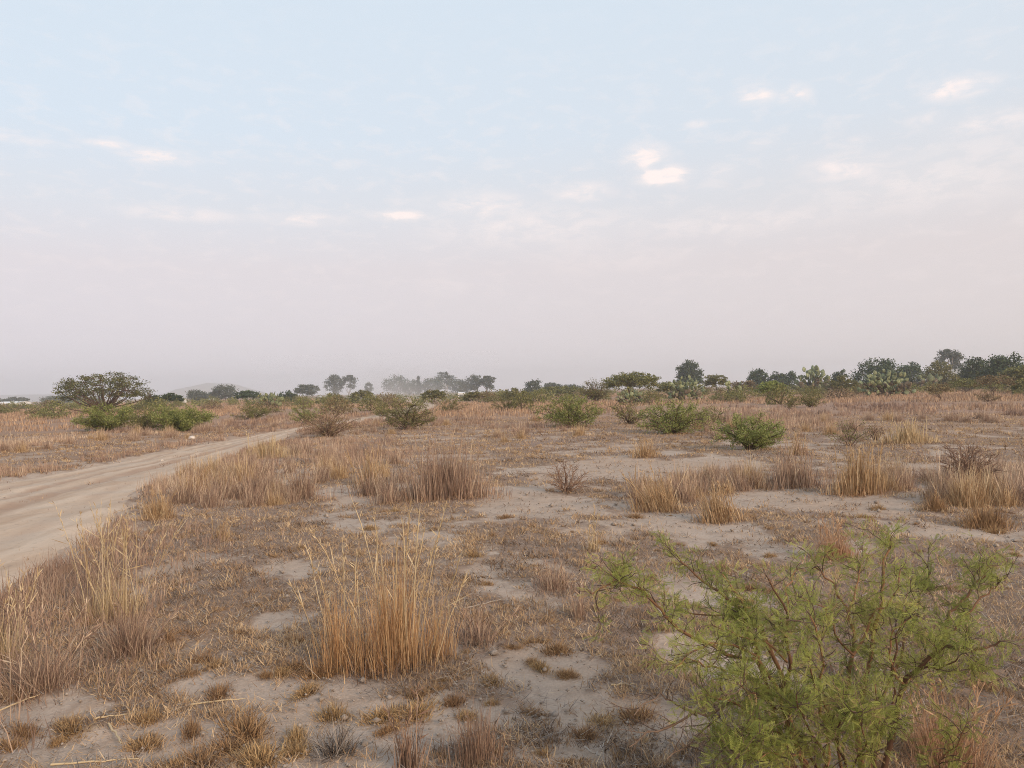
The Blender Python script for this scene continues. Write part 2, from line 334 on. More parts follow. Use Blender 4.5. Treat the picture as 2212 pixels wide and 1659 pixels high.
bp = N(t, 'ShaderNodeBump'); bp.inputs['Strength'].default_value = .6; bp.inputs['Distance'].default_value = .015
t.links.new(math_(t, 'ADD', nf, math_(t, 'MULTIPLY', st, 1.5)), bp.inputs['Height']); t.links.new(bp.outputs[0], b.inputs['Normal'])
def plain_mat(name, c1, c2, scale, rough=.9):
    m, t, b = base_mat(name); tcx = N(t, 'ShaderNodeTexCoord'); n = noise(t, tcx.outputs['Object'], scale)
    t.links.new(mixc(t, maprange(t, n, .35, .65), c(*c1), c(*c2)), b.inputs['Base Color']); b.inputs['Roughness'].default_value = rough; return m
plain_mat('white_sheet', (.72, .72, .70), (.82, .82, .80), 1.5, .6); plain_mat('white_wall', (.66, .63, .58), (.78, .76, .72), .8)
plain_mat('pale_rock', (.48, .40, .33), (.68, .60, .52), 6); plain_mat('hill_scrub', (.26, .24, .20), (.34, .30, .25), .02)
plain_mat('pole_wood', (.30, .26, .22), (.42, .38, .33), 3); plain_mat('dark_opening', (.06, .06, .06), (.10, .09, .08), 2); plain_mat('clod', (.24, .19, .15), (.40, .33, .27), 30)

# ------------------------------------------------------------------ ground and road
th = np.concatenate([np.linspace(-180, -52, 40, endpoint=False), np.linspace(-52, 52, 420, endpoint=False), np.linspace(52, 180, 41)]) * math.pi / 180
rr = np.concatenate([[0.4, 0.9, 1.4, 1.9], np.geomspace(2.2, 60, 290), np.geomspace(64, 2400, 60)])
TH, RRg = np.meshgrid(th, rr); X = RRg * np.sin(TH); Y = RRg * np.cos(TH)
Z = gz(X, Y) + (cover(X, Y) - .5) * .02 * (RRg < 40) + (fbm(X * 9, Y * 9, 44, 2) - .5) * .022 * (RRg < 18)
nr, na = X.shape; i = np.arange(nr - 1)[:, None] * na; j = np.arange(na - 1)[None, :]
Fg = np.stack([i + j, i + j + 1, i + na + j + 1, i + na + j], -1).reshape(-1, 4)[:, ::-1]
Vg = np.stack([X, Y, Z], -1).reshape(-1, 3); fan = len(Vg); Vg = np.vstack([Vg, [[0, 0, float(gz(0, 0))]]])
cv = np.append(cover(X, Y).ravel(), .5); fr = np.append(sstep(16, 55, RRg + (fbm(X * .3, Y * .3, 3, 3) - .5) * 14).ravel(), 0)
g_me = mesh_np('ground', Vg, Fg, {'cover': cv, 'far': fr}, MAT['soil'], True)
link('ground', g_me, kind='structure')
yy = np.concatenate([np.linspace(-35, 2, 25, endpoint=False), np.linspace(2, 60, 320, endpoint=False), np.linspace(60, 215, 60)]); u = np.linspace(-0.06, 1.06, 41)
YY, UU = np.meshgrid(yy, u, indexing='ij'); l, r = road_edges(YY); XX = l + (r - l) * UU
wd = (r - l); rutv = np.zeros_like(UU)
for (uc, wu, am) in ((.22, .06, .7), (.43, .05, .8), (.56, .07, 1.0), (.80, .06, .5)):
    uc2 = uc + (fbm(YY * .12, YY * 0 + uc * 9, 51, 2) - .5) * .08; rutv = np.maximum(rutv, am * np.exp(-((UU - uc2) / wu) ** 2))
ZZ = terr(XX, YY) - 0.022 + 0.06 * (fbm(XX * 1.5, YY * .5, 57, 3) - .5) - 0.035 * rutv + (fbm(XX * 6, YY * 6, 58, 3) - .5) * .045
ZZ -= 0.09 * sstep(.10, -.05, np.minimum(UU, 1 - UU))
n0, n1 = YY.shape; i = np.arange(n0 - 1)[:, None] * n1; j = np.arange(n1 - 1)[None, :]
Fr = np.stack([i + j, i + j + 1, i + n1 + j + 1, i + n1 + j], -1).reshape(-1, 4)
link('dirt_road', mesh_np('dirt_road', np.stack([XX, YY, ZZ], -1).reshape(-1, 3), Fr, {'rut': rutv.ravel()}, MAT['road_sand'], True), kind='structure')

# distant hills
def hill(name, px0, px1, pytop, dist, seed, prof=1.6):
    x0 = at_dist(px0, dist)[0][0]; x1 = at_dist(px1, dist)[0][0]; yb = at_dist((px0 + px1) / 2, dist)[1]; Hh = (yb - pytop) / F_ * dist
    nx, ny = 80, 14; depth = (x1 - x0) * .35; U, Vv = np.meshgrid(np.linspace(0, 1, nx), np.linspace(-1, 1, ny))
    z = Hh * np.sin(math.pi * U) ** prof * (1 - Vv ** 2) * (.75 + .5 * fbm(U * 6 + seed, Vv * 2, seed, 4)) - 1.0
    V = np.stack([x0 + (x1 - x0) * U, dist + depth * (Vv + 1) / 2, z], -1).reshape(-1, 3); i = np.arange(ny - 1)[:, None] * nx; j = np.arange(nx - 1)[None, :]
    link(name, mesh_np(name, V, np.stack([i + j, i + j + 1, i + nx + j + 1, i + nx + j], -1).reshape(-1, 4), None, MAT['hill_scrub'], True), kind='structure')
hill('hill', 290, 590, 828, 2240, 3, 1.1); hill('hill', -330, 210, 852, 2240, 8, .7); hill('hill', 2030, 2330, 768, 700, 5, 1.0)

# ------------------------------------------------------------------ plant builders
def bez(a, b, c_, n):
    t = np.linspace(0, 1, n)[:, None]; return (1 - t) ** 2 * a + 2 * t * (1 - t) * b + t ** 2 * c_
def make_bush(name, label, cat, base, W, H, seed, leafmat, nst=9, twigs=9, lpt=26, leaf=.035, bark='bark', group=None, flat=0.0, spread=1.0, open_=0.0, depth=None, low=.15):
    """a many-stemmed shrub: stems fan from the base, twigs on stems, leaves along twigs"""
    rng = np.random.default_rng(seed); wood = MB(); lf = MB(); D = depth or W
    root = link(name, None, loc=(base[0], base[1], float(gz(base[0], base[1])) - .01), label=label, cat=cat, group=group)
    LP = []; LD = []; nst = int(nst * 1.5)
    for i in range(nst):
        a = 2 * math.pi * (i + rng.uniform(-.3, .3)) / nst; rho = rng.uniform(.1, 1.0) ** .6 * spread
        e = np.array([math.cos(a) * W / 2 * rho * .86, math.sin(a) * D / 2 * rho * .86, H * (1.0 - .45 * rho ** 2.2) * rng.uniform(.78, .96)])
        if i % 5 < 2 and spread >= 1.0:      # low spreading stems close the skirt
            rho = rng.uniform(.7, 1.0); e = np.array([math.cos(a) * W / 2 * rho * .9, math.sin(a) * D / 2 * rho * .9, H * rng.uniform(.2, .55)])
        b0 = np.array([rng.normal() * W * .03, rng.normal() * D * .03, 0]); mid = b0 * .5 + e * np.array([.35, .35, .62]) + rng.normal(size=3) * H * .07
        P = bez(b0, mid, e, 9) + np.vstack([[0, 0, 0], rng.normal(size=(8, 3)) * H * .018]); r0_ = max(.006, H * .016) * rng.uniform(.7, 1.3)
        wood.tube(P, np.linspace(r0_, r0_ * .3, 9), 5, rng.random())
        for q in range(twigs):
            tt = rng.uniform(low + .05, 1.0); k_ = min(int(tt * 8), 7); p0 = P[k_] + (P[k_ + 1] - P[k_]) * (tt * 8 - k_)
            d = rng.normal(size=3); d[2] = d[2] * .5 + .25; d = d / np.linalg.norm(d) + (P[k_ + 1] - P[k_]) / np.linalg.norm(P[k_ + 1] - P[k_]) * .6
            d = d / np.linalg.norm(d); Lq = H * rng.uniform(.14, .34) * (1.15 - .4 * tt); d[2] *= (1 - flat)
            pts = bez(p0, p0 + d * Lq * .5 + rng.normal(size=3) * Lq * .1, p0 + d * Lq, 4); pts[:, 2] = np.minimum(np.maximum(pts[:, 2], .03), H * 1.03)
            wood.tube(pts, np.linspace(r0_ * .35, r0_ * .14, 4), 3, rng.random())
            nl_ = int(lpt * .7 * rng.uniform(.6, 1.4) * (1 - open_ * rng.random())); s_ = rng.random(nl_) ** .8 * 3; ki = np.minimum(s_.astype(int), 2)
            LP.append(pts[ki] + (pts[ki + 1] - pts[ki]) * (s_ - ki)[:, None] + rng.normal(size=(nl_, 3)) * leaf * .8); LD.append(np.tile(d, (nl_, 1)))
    link('stems', wood.mesh('stems', MAT[bark]), root)
    if lpt:
        P = np.concatenate(LP); P[:, 2] = np.maximum(P[:, 2], .02); lf.leaves(P, leaf * 1.15, leaf * .55, rng, np.concatenate(LD), flat * .5)
        link('foliage', lf.mesh('foliage', MAT[leafmat]), root, kind='stuff')
    return root
def make_tree(name, label, cat, base, W, H, seed, leafmat, crown='round', cb=.3, ncl=60, lpc=40, leaf=.3, bark='bark', group=None, nlimb=6, trunk_r=None, clump=.5, parts=True, ntr=1):
    """trunk, limbs to clump centres spread through the crown's volume, leaf clumps round the centres"""
    rng = np.random.default_rng(seed); wood = MB(); limbs = MB(); lf = MB(); tr = trunk_r or max(.05, H * .028)
    root = link(name, None, loc=(base[0], base[1], float(gz(base[0], base[1])) - .02), label=label, cat=cat, group=group)
    z0 = H * cb; Hc = H - z0; cs = []
    while len(cs) < ncl:
        p = rng.uniform(-1, 1, 3); d = np.hypot(p[0], p[1])
        if crown == 'round':
            if p @ p > 1 or (p @ p < .2 and rng.random() < .7): continue
            q = (p[0] * W / 2, p[1] * W / 2, z0 + Hc * (.5 + .5 * p[2]))
        elif crown == 'umbrella':
            if d > 1: continue
            top = 1 - .34 * d ** 2.4; q = (p[0] * W / 2, p[1] * W / 2, z0 + Hc * (top - abs(p[2]) * .66 * (1.0 - .35 * d)))
        elif crown == 'dome':
            if d > 1 or p[2] < -.1: continue
            if d * d + p[2] ** 2 > 1: continue
            q = (p[0] * W / 2, p[1] * W / 2, z0 + Hc * max(p[2], 0.02))
        elif crown == 'tall':                      # uneven eucalyptus heads
            if d > 1: continue
            k_ = rng.integers(0, 5); hh = (.95, .62, .78, .45, .86)[k_]; ox = (0, -.55, .5, .3, -.25)[k_]
            q = (W / 2 * (ox + p[0] * .42), W / 2 * p[1] * .5, z0 + Hc * (hh + p[2] * .13))
        else:                                      # spire
            zz = rng.random(); 
            if d > 1: continue
            q = (p[0] * W / 2 * (1.05 - zz), p[1] * W / 2 * (1.05 - zz), z0 + Hc * zz)
        cs.append(q)
    cs = np.array(cs); ends = cs[rng.choice(ncl, min(nlimb, ncl), replace=False)]
    fork = np.array([rng.normal() * W * .02, rng.normal() * W * .02, max(z0 * .75, H * .12)])
    for k_ in range(ntr):
        off = np.array([rng.normal() * tr * 2, rng.normal() * tr * 2, 0]) * (k_ > 0)
        tp = bez(off, off * .5 + fork * .5 + rng.normal(size=3) * tr, fork, 6); wood.tube(tp, np.linspace(tr * 1.25, tr * .85, 6), 7, rng.random())
    nodes = []
    for e in ends:
        mid = fork * .5 + e * .5 + np.array([0, 0, -.12 * Hc if crown == 'umbrella' else .05 * Hc]) + rng.normal(size=3) * W * .04
        P = bez(fork, mid, e, 8); limbs.tube(P, np.linspace(tr * .65, tr * .15, 8), 5, rng.random()); nodes.append(P[3:])
    nodes = np.concatenate(nodes)
    for q in cs:
        dd = np.linalg.norm(nodes - q, axis=1); p0 = nodes[np.argmin(dd)]
        if dd.min() > .02: limbs.tube(bez(p0, (p0 + q) / 2 + rng.normal(size=3) * W * .02, q, 4), np.linspace(tr * .2, tr * .06, 4), 3, rng.random())
    sp = clump * min(W, Hc * 1.5) * .25; fz = .35 if crown == 'umbrella' else .75
    sc = rng.uniform(.6, 1.25, ncl)
    P = cs[:, None, :] + rng.normal(size=(ncl, lpc, 3)) * np.array([1, 1, fz]) * sp * .55 * sc[:, None, None]
    P = P.reshape(-1, 3); P[:, 2] = np.clip(P[:, 2], .05, H * 1.02)
    lf.leaves(P, leaf, leaf * .6, rng, None, .5 if crown == 'umbrella' else 0)
    tk = link('trunk', wood.mesh('trunk', MAT[bark], True), root); link('limbs', limbs.mesh('limbs', MAT[bark]), tk)
    link('crown', lf.mesh('crown', MAT[leafmat]), root, kind='stuff')
    return root
def span(px0, px1, pytop, pybase=None, dist=None):
    """base point, width and height in metres of a thing seen between two columns"""
    xc = (px0 + px1) / 2
    if dist is None: b_ = gp(xc, pybase)
    else: b_, pybase = at_dist(xc, dist)
    return b_, (px1 - px0) / F_ * b_[1], (pybase - pytop) / F_ * b_[1]

# prickly pear: pads grown one from another, each pad its own mesh object sharing data
def pad_mesh(name, mat, seed):
    rng = np.random.default_rng(seed); V = [(0, 0, 0)]; F = []; nu, nv = 8, 5
    for v in range(1, nv):
        z = v / nv; w = math.sin(math.pi * z ** .85) ** .75
        for u_ in range(nu):
            a = 2 * math.pi * u_ / nu; V.append((math.cos(a) * .40 * w * (1 + rng.normal() * .03), math.sin(a) * .075 * w, z))
    V.append((0, 0, 1)); top = len(V) - 1
    for u_ in range(nu): F.append((0, 1 + (u_ + 1) % nu, 1 + u_, 0))
    me = bpy.data.meshes.new(name); faces = [(0, 1 + (u_ + 1) % nu, 1 + u_) for u_ in range(nu)]
    for v in range(nv - 2):
        for u_ in range(nu): a = 1 + v * nu; faces.append((a + u_, a + (u_ + 1) % nu, a + nu + (u_ + 1) % nu, a + nu + u_))
    a = 1 + (nv - 2) * nu; faces += [(a + u_, a + (u_ + 1) % nu, top) for u_ in range(nu)]
    me.from_pydata(V, [], faces); at = me.attributes.new('rnd', 'FLOAT', 'POINT'); at.data.foreach_set('value', rng.random(len(V)).astype(np.float32))
    me.materials.append(mat); me.polygons.foreach_set('use_smooth', [True] * len(faces)); me.update(); return me
PADG = [pad_mesh('pad', MAT['pad_green'], s) for s in (1, 2)]; PADO = pad_mesh('pad', MAT['pad_old'], 3)
def make_nopal(label, base, W, H, seed, npad, group=None, arms=None, psize=.36):
    rng = np.random.default_rng(seed); gz0 = float(gz(base[0], base[1])) - .03
    root = link('prickly_pear', None, loc=(base[0], base[1], gz0), label=label, cat='cactus', group=group)
    def put(p, d, s, old):
        z = d.normalized(); y = Vector((rng.normal(), rng.normal() - .4, rng.normal() * .3)); x = y.cross(z).normalized(); y = z.cross(x)
        o = link('pad', PADO if old else PADG[int(rng.integers(2))], root)
        o.matrix_local = Matrix(((x.x * s, y.x * s, z.x * s, p.x), (x.y * s, y.y * s, z.y * s, p.y), (x.z * s, y.z * s, z.z * s, p.z), (0, 0, 0, 1)))
        return p + z * s * .9
    # stems of old pads fan from the foot, younger pads follow one on another until they reach the mound's outline
    n_done = 0; stems_ = []; na_ = arms or max(4, int(npad / 28))
    for i in range(na_):
        a = rng.uniform(0, 6.283); u_ = (i + .5) / na_ * 2 - 1; rho = .9
        top = 1 - .42 * abs(u_) ** 2.2; end = Vector((u_ * W * .46, math.sin(a) * W * .30, H * top * rng.uniform(.70, .9)))
        p = Vector((u_ * W * .16, math.sin(a) * W * .1, 0)); k = max(3, int((end - p).length / (psize * .86))); ctl = Vector((end.x * .75, end.y * .75, H * .38))
        prev = p
        for q in range(1, k + 1):
            t_ = q / k; tgt = p * (1 - t_) ** 2 + ctl * (2 * t_ * (1 - t_)) + end * t_ ** 2 + Vector(rng.normal(size=3)) * psize * .12
            d = tgt - prev; tip = put(prev, d, psize * rng.uniform(.9, 1.15), t_ < .5 and rng.random() < .75); n_done += 1
            if t_ > .3: stems_.append((tip, d.normalized(), t_))
            prev = tip
    rest = max(0, npad - n_done) if not arms else 14
    for q in range(rest):
        a = rng.uniform(0, 6.283); e_ = math.asin(rng.random()); rho = rng.uniform(.4, 1.0); f = math.cos(e_) * rho
        p = Vector((math.cos(a) * f * W * .46, math.sin(a) * f * W * .36, H * (.08 + .80 * math.sin(e_) * rho)))
        if arms and stems_: p = stems_[int(rng.integers(len(stems_)))][0]
        d = Vector((math.cos(a) * f * .9, math.sin(a) * f * .9, .35 + math.sin(e_))) + Vector(rng.normal(size=3)) * .3
        put(p, d, psize * rng.uniform(.8, 1.15), p.z < H * .38 and rng.random() < .55)
    return root

# ------------------------------------------------------------------ trees, shrubs and cacti of the middle and far distance
b_, w, h = span(133, 318, 803, 893); make_tree('acacia_tree', 'broad thorn tree with curved twiggy crown standing behind the green roadside bushes', 'tree', b_, w, h, 11, 'leaf_thorn', 'umbrella', .04, 300, 30, .20, 'bark', nlimb=34, trunk_r=.16, clump=.34, ntr=4)
b_, w, h = span(140, 320, 870, 930); make_bush('mesquite_bush', 'bright green low bush left of two other bushes beside dirt road', 'bush', b_, w, h, 21, 'leaf_mesquite', 20, 14, 46, .075)
b_, w, h = span(262, 366, 880, 930); make_bush('mesquite_bush', 'small yellow-green bush squeezed between two larger roadside bushes', 'bush', b_, w, h, 22, 'leaf_olive', 10, 10, 34, .07)
b_, w, h = span(310, 470, 868, 931); make_bush('mesquite_bush', 'darker green rounded bush with shaded hollow beside pale rock and road', 'bush', b_, w, h, 23, 'leaf_mesquite', 20, 14, 46, .075)
far_list = [  # name, label, cat, x0, x1, ytop, dist, seed, leafmat, crown, cb, ncl, lpc, leaf
 ('acacia_tree', 'low dark rounded thorn tree just right of broad twiggy tree', 'tree', 315, 352, 853, 130, 31, 'leaf_dark', 'dome', .1, 50, 30, .25),
 ('acacia_tree', 'dark flat-topped thorn tree touching the broad twiggy tree’s right flank', 'tree', 347, 392, 850, 130, 32, 'leaf_dark', 'umbrella', .3, 50, 34, .25),
 ('tree', 'hazy blue-green rounded tree left of taller hazy dome tree', 'tree', 405, 442, 843, 320, 33, 'leaf_grey', 'round', .1, 50, 34, .5),
 ('tree', 'hazy low tree joining the taller hazy dome tree', 'tree', 438, 468, 849, 320, 34, 'leaf_grey', 'round', .05, 40, 34, .5),
 ('tree', 'hazy tall dome tree under the end of blue hill', 'tree', 463, 510, 832, 320, 35, 'leaf_grey', 'round', .1, 60, 36, .5),
 ('acacia_tree', 'dark flat thorn tree beside hazy dome tree', 'tree', 507, 562, 844, 170, 36, 'leaf_dark', 'umbrella', .2, 60, 34, .3),
 ('acacia_tree', 'dark compact round thorn tree right of pale prickly pear', 'tree', 600, 640, 844, 170, 37, 'leaf_dark', 'dome', .05, 50, 34, .3),
 ('tree', 'hazy stepped tree with square top before eucalyptus grove', 'tree', 636, 692, 833, 330, 38, 'leaf_grey', 'tall', .05, 70, 34, .5),
 ('eucalyptus_tree', 'hazy tall eucalyptus with broad left head rising from dust', 'tree', 702, 742, 811, 430, 39, 'leaf_grey', 'round', .25, 60, 34, .6),
 ('eucalyptus_tree', 'hazy thin-crowned eucalyptus with pale gaps rising from dust', 'tree', 736, 772, 813, 430, 40, 'leaf_grey', 'tall', .2, 50, 26, .6),
 ('tree', 'tiny lone hazy tree between eucalyptus grove and dusty grove', 'tree', 789, 805, 827, 430, 41, 'leaf_grey', 'round', .3, 24, 30, .6),
 ('tree', 'dusty pale broad tree at left end of long grove', 'tree', 830, 880, 811, 430, 42, 'leaf_grey', 'round', .1, 70, 30, .6),
 ('tree', 'dusty pale tree with lower rounded top in long grove', 'tree', 868, 905, 818, 430, 43, 'leaf_grey', 'round', .1, 50, 30, .6),
 ('cypress_tree', 'narrow pointed hazy tree in the dusty grove', 'tree', 897, 912, 813, 430, 44, 'leaf_grey', 'spire', .05, 40, 26, .6),
 ('tree', 'hazy wide low tree in middle of long grove', 'tree', 908, 960, 817, 430, 45, 'leaf_grey', 'round', .05, 80, 30, .6),
 ('eucalyptus_tree', 'hazy eucalyptus with two spiky heads above long grove', 'tree', 938, 984, 806, 440, 46, 'leaf_grey', 'tall', .3, 50, 24, .6),
 ('tree', 'hazy low tree row filling gap beside pale pole', 'tree', 968, 1022, 820, 430, 47, 'leaf_grey', 'round', .05, 80, 30, .6),
 ('eucalyptus_tree', 'hazy tall round-headed tree near right end of long grove', 'tree', 1010, 1042, 808, 430, 48, 'leaf_grey', 'round', .25, 50, 30, .6),
 ('tree', 'hazy ragged tree closing right end of long grove', 'tree', 1034, 1070, 814, 430, 49, 'leaf_grey', 'tall', .1, 70, 30, .6),
 ('tree', 'dark rounded tree standing alone right of long grove', 'tree', 1130, 1176, 820, 260, 50, 'leaf_grey', 'dome', .05, 60, 34, .45),
 ('tree', 'hazy low tree line with small pointed tops', 'tree', 1172, 1216, 829, 330, 51, 'leaf_grey', 'tall', .0, 60, 34, .5),
 ('tree', 'hazy low rounded tree left of spiky shrub', 'tree', 1210, 1262, 831, 330, 52, 'leaf_grey', 'round', .0, 60, 34, .5),
 ('acacia_tree', 'olive flat-topped thorn tree behind dry brush near middle of plain', 'tree', 912, 962, 842, 105, 53, 'leaf_olive', 'umbrella', .25, 60, 34, .2),
 ('acacia_tree', 'olive thorn tree low beside white hut', 'tree', 1004, 1048, 845, 120, 54, 'leaf_olive', 'umbrella', .1, 50, 34, .2),
 ('acacia_tree', 'broad olive shrub-like thorn tree below lone dark tree', 'tree', 1082, 1136, 838, 120, 55, 'leaf_olive', 'dome', .05, 60, 34, .2),
 ('acacia_tree', 'long low olive thorn thicket between lone tree and spiky shrub', 'tree', 1150, 1262, 834, 150, 56, 'leaf_olive', 'umbrella', .05, 110, 34, .25),
 ('acacia_tree', 'large flat-topped umbrella thorn tree, crown dark olive', 'tree', 1306, 1424, 803, 95, 57, 'leaf_olive', 'umbrella', .32, 190, 44, .16),
 ('acacia_tree', 'small umbrella thorn tree right of tall cactus', 'tree', 1522, 1572, 808, 130, 58, 'leaf_olive', 'umbrella', .3, 70, 36, .2),
 ('tree', 'tall dense round-headed tree rising behind big cactus', 'tree', 1461, 1518, 777, 230, 59, 'leaf_dark', 'dome', .42, 110, 44, .4),
 ('acacia_tree', 'low dark thorn thicket behind the big cactus', 'tree', 1418, 1472, 822, 130, 60, 'leaf_olive', 'umbrella', .1, 60, 34, .25),
 ('tree', 'dark blunt tree left of wide dark tree pair', 'tree', 1617, 1658, 798, 210, 61, 'leaf_dark', 'round', .1, 60, 38, .4),
 ('tree', 'wide dark tree with two lobes on right horizon', 'tree', 1654, 1728, 800, 210, 62, 'leaf_dark', 'dome', .05, 90, 40, .4),
 ('acacia_tree', 'bright green umbrella shrub tree on thin trunk amid pinkish grass', 'tree', 1632, 1696, 822, 72, 63, 'leaf_mesquite', 'umbrella', .35, 70, 36, .13),
 ('acacia_tree', 'brown-green low thorn thicket right of sparse cactus', 'tree', 1574, 1640, 822, 140, 64, 'leaf_dry', 'umbrella', .1, 60, 34, .22),
 ('tree', 'small dark dome tree between two large cacti', 'tree', 1795, 1834, 794, 190, 65, 'leaf_dark', 'dome', .1, 50, 38, .36),
 ('tree', 'broad dark tree rising behind the widest cactus', 'tree', 1846, 1952, 774, 170, 66, 'leaf_dark', 'dome', .1, 130, 44, .36),
 ('tree', 'dark round tree right of the widest cactus', 'tree', 1944, 1994, 785, 190, 67, 'leaf_dark', 'round', .1, 70, 40, .36),
 ('tree', 'brownish dome tree under tall thin eucalyptus', 'tree', 1996, 2064, 781, 150, 68, 'leaf_olive', 'dome', .1, 110, 40, .3),
 ('eucalyptus_tree', 'tall thin eucalyptus with pale trunk and see-through crown', 'tree', 2024, 2082, 758, 260, 69, 'leaf_grey', 'tall', .35, 60, 30, .5),
 ('tree', 'dark dense round tree next to tall eucalyptus', 'tree', 2070, 2142, 772, 150, 70, 'leaf_dark', 'dome', .05, 120, 42, .32),
 ('tree', 'large dark green spreading tree below low brown hill', 'tree', 2128, 2222, 763, 130, 71, 'leaf_dark', 'dome', .1, 160, 44, .28),
 ('acacia_tree', 'large olive thorn tree in front of large spreading dark tree', 'tree', 2168, 2260, 790, 100, 72, 'leaf_olive', 'umbrella', .2, 110, 40, .2),
 ('acacia_tree', 'brown nearly leafless umbrella tree with forked stem on right plain', 'tree', 2108, 2184, 806, 70, 73, 'leaf_dry', 'umbrella', .40, 70, 22, .11),
 ('acacia_tree', 'yellow-green leaning umbrella shrub tree left of brown umbrella tree', 'tree', 2052, 2116, 818, 78, 74, 'leaf_olive', 'umbrella', .40, 60, 28, .12),
 ('acacia_tree', 'small olive thorn tree at foot of olive tree before dark wood', 'tree', 2182, 2226, 818, 80, 75, 'leaf_olive', 'dome', .1, 50, 36, .14),
 ('acacia_tree', 'pale olive open thorn tree in dry grass near widest cactus', 'tree', 2002, 2060, 826, 60, 76, 'leaf_dry', 'umbrella', .3, 50, 22, .1),
 ('acacia_tree', 'low olive thorn tree left of widest cactus on the plain', 'tree', 1788, 1850, 812, 110, 77, 'leaf_olive', 'umbrella', .1, 60, 34, .18),
 ('tree', 'hazy low far tree above white greenhouse roof', 'tree', -10, 62, 859, 420, 78, 'leaf_grey', 'round', .0, 60, 34, .6),
 ('tree', 'hazy long low tree row between greenhouse and broad twiggy tree', 'tree', 92, 160, 856, 420, 79, 'leaf_grey', 'round', .0, 80, 34, .6),
 ('acacia_tree', 'brown low thorn bush before white greenhouse end', 'tree', 88, 126, 864, 190, 80, 'leaf_dry', 'dome', .0, 40, 34, .3),
 ('tree', 'hazy small tree behind broad twiggy thorn tree', 'tree', 150, 215, 858, 380, 81, 'leaf_grey', 'round', .0, 60, 34, .6),
 ('acacia_tree', 'olive thorn tree low beyond the road’s vanishing end', 'tree', 760, 806, 842, 130, 82, 'leaf_olive', 'umbrella', .1, 50, 34, .2),
 ('acacia_tree', 'small olive thorn bush beyond roadside brush near dust', 'tree', 690, 745, 848, 140, 83, 'leaf_olive', 'dome', .0, 50, 34, .22),
 ('acacia_tree', 'dark low thorn bush left of stepped hazy tree', 'tree', 560, 604, 850, 150, 84, 'leaf_olive', 'dome', .0, 50, 34, .22),
]
for (nm, lb, ct, x0, x1, yt, ds, sd_, lm, cr, cb, ncl, lpc, lf_) in far_list:
    b_, w, h = span(x0, x1, yt, dist=ds)
    make_tree(nm, lb.replace('’', "'"), ct, b_, w, h, sd_, lm, cr, cb * .75, int(ncl * 1.2), int(lpc * .95), lf_ * 1.4, 'bark_pale' if nm == 'eucalyptus_tree' else 'bark', clump=.42 if cr != 'round' else .55, trunk_r=max(.04, h * .02))
# far thickets: a low continuous belt of scrub no one could count
rng = np.random.default_rng(5); lf = MB()
n_ = 900; px = rng.uniform(-150, 2360, n_); ds = rng.uniform(110, 360, n_); cl = []
for a_, d_ in zip(px, ds):
    x_ = at_dist(a_, d_)[0][0]
    if fbm(np.array([a_ * .012]), np.array([d_ * .02]), 61, 3)[0] < .40 : continue
    hh = rng.uniform(.5, 1.9); ww = rng.uniform(1.0, 4.0); m_ = 70; q = rng.normal(size=(m_, 3)); q /= np.linalg.norm(q, axis=1)[:, None]; q *= rng.uniform(.3, 1, (m_, 1))
    P = np.stack([x_ + q[:, 0] * ww * .6, d_ + q[:, 1] * ww * .6, np.abs(q[:, 2]) * hh + .05], 1); lf.leaves(P, .34, .24, rng)
link('scrub_belt', lf.mesh('scrub_belt', MAT['leaf_olive']), kind='stuff', label='low olive scrub running along the horizon of the plain', cat='scrub')

nopals = [ # x0,x1,ytop,ybase, npad, label
 (1436, 1524, 808, 866, 120, 'tall dense prickly pear below the tall round-headed tree', .34),
 (1560, 1612, 810, 868, 30, 'sparse dark prickly pear with two crooked arms', .36),
 (1722, 1796, 784, 848, 110, 'pyramid-shaped prickly pear with narrow upper tower of pads', .38),
 (1850, 1976, 790, 856, 170, 'widest prickly pear, grey-green mound with brown stems showing below', .38),
 (1984, 2034, 800, 842, 50, 'small dark prickly pear right of the widest cactus', .36),
 (1325, 1405, 838, 874, 70, 'low prickly pear thicket under the large umbrella thorn tree', .32),
 (560, 612, 846, 882, 50, 'pale grey-green prickly pear beside dark thorn trees left of the dust', .34)]
for k_, (x0, x1, yt, yb, np_, lb, ps) in enumerate(nopals):
    np_ = np_ if np_ == 30 else int(np_ * 1.25)
    b_, w, h = span(x0, x1, yt, yb)
    make_nopal(lb, b_, w, h, 200 + k_, np_, psize=11.0 / F_ * b_[1] * (ps / .36), arms=2 if np_ == 30 else None)
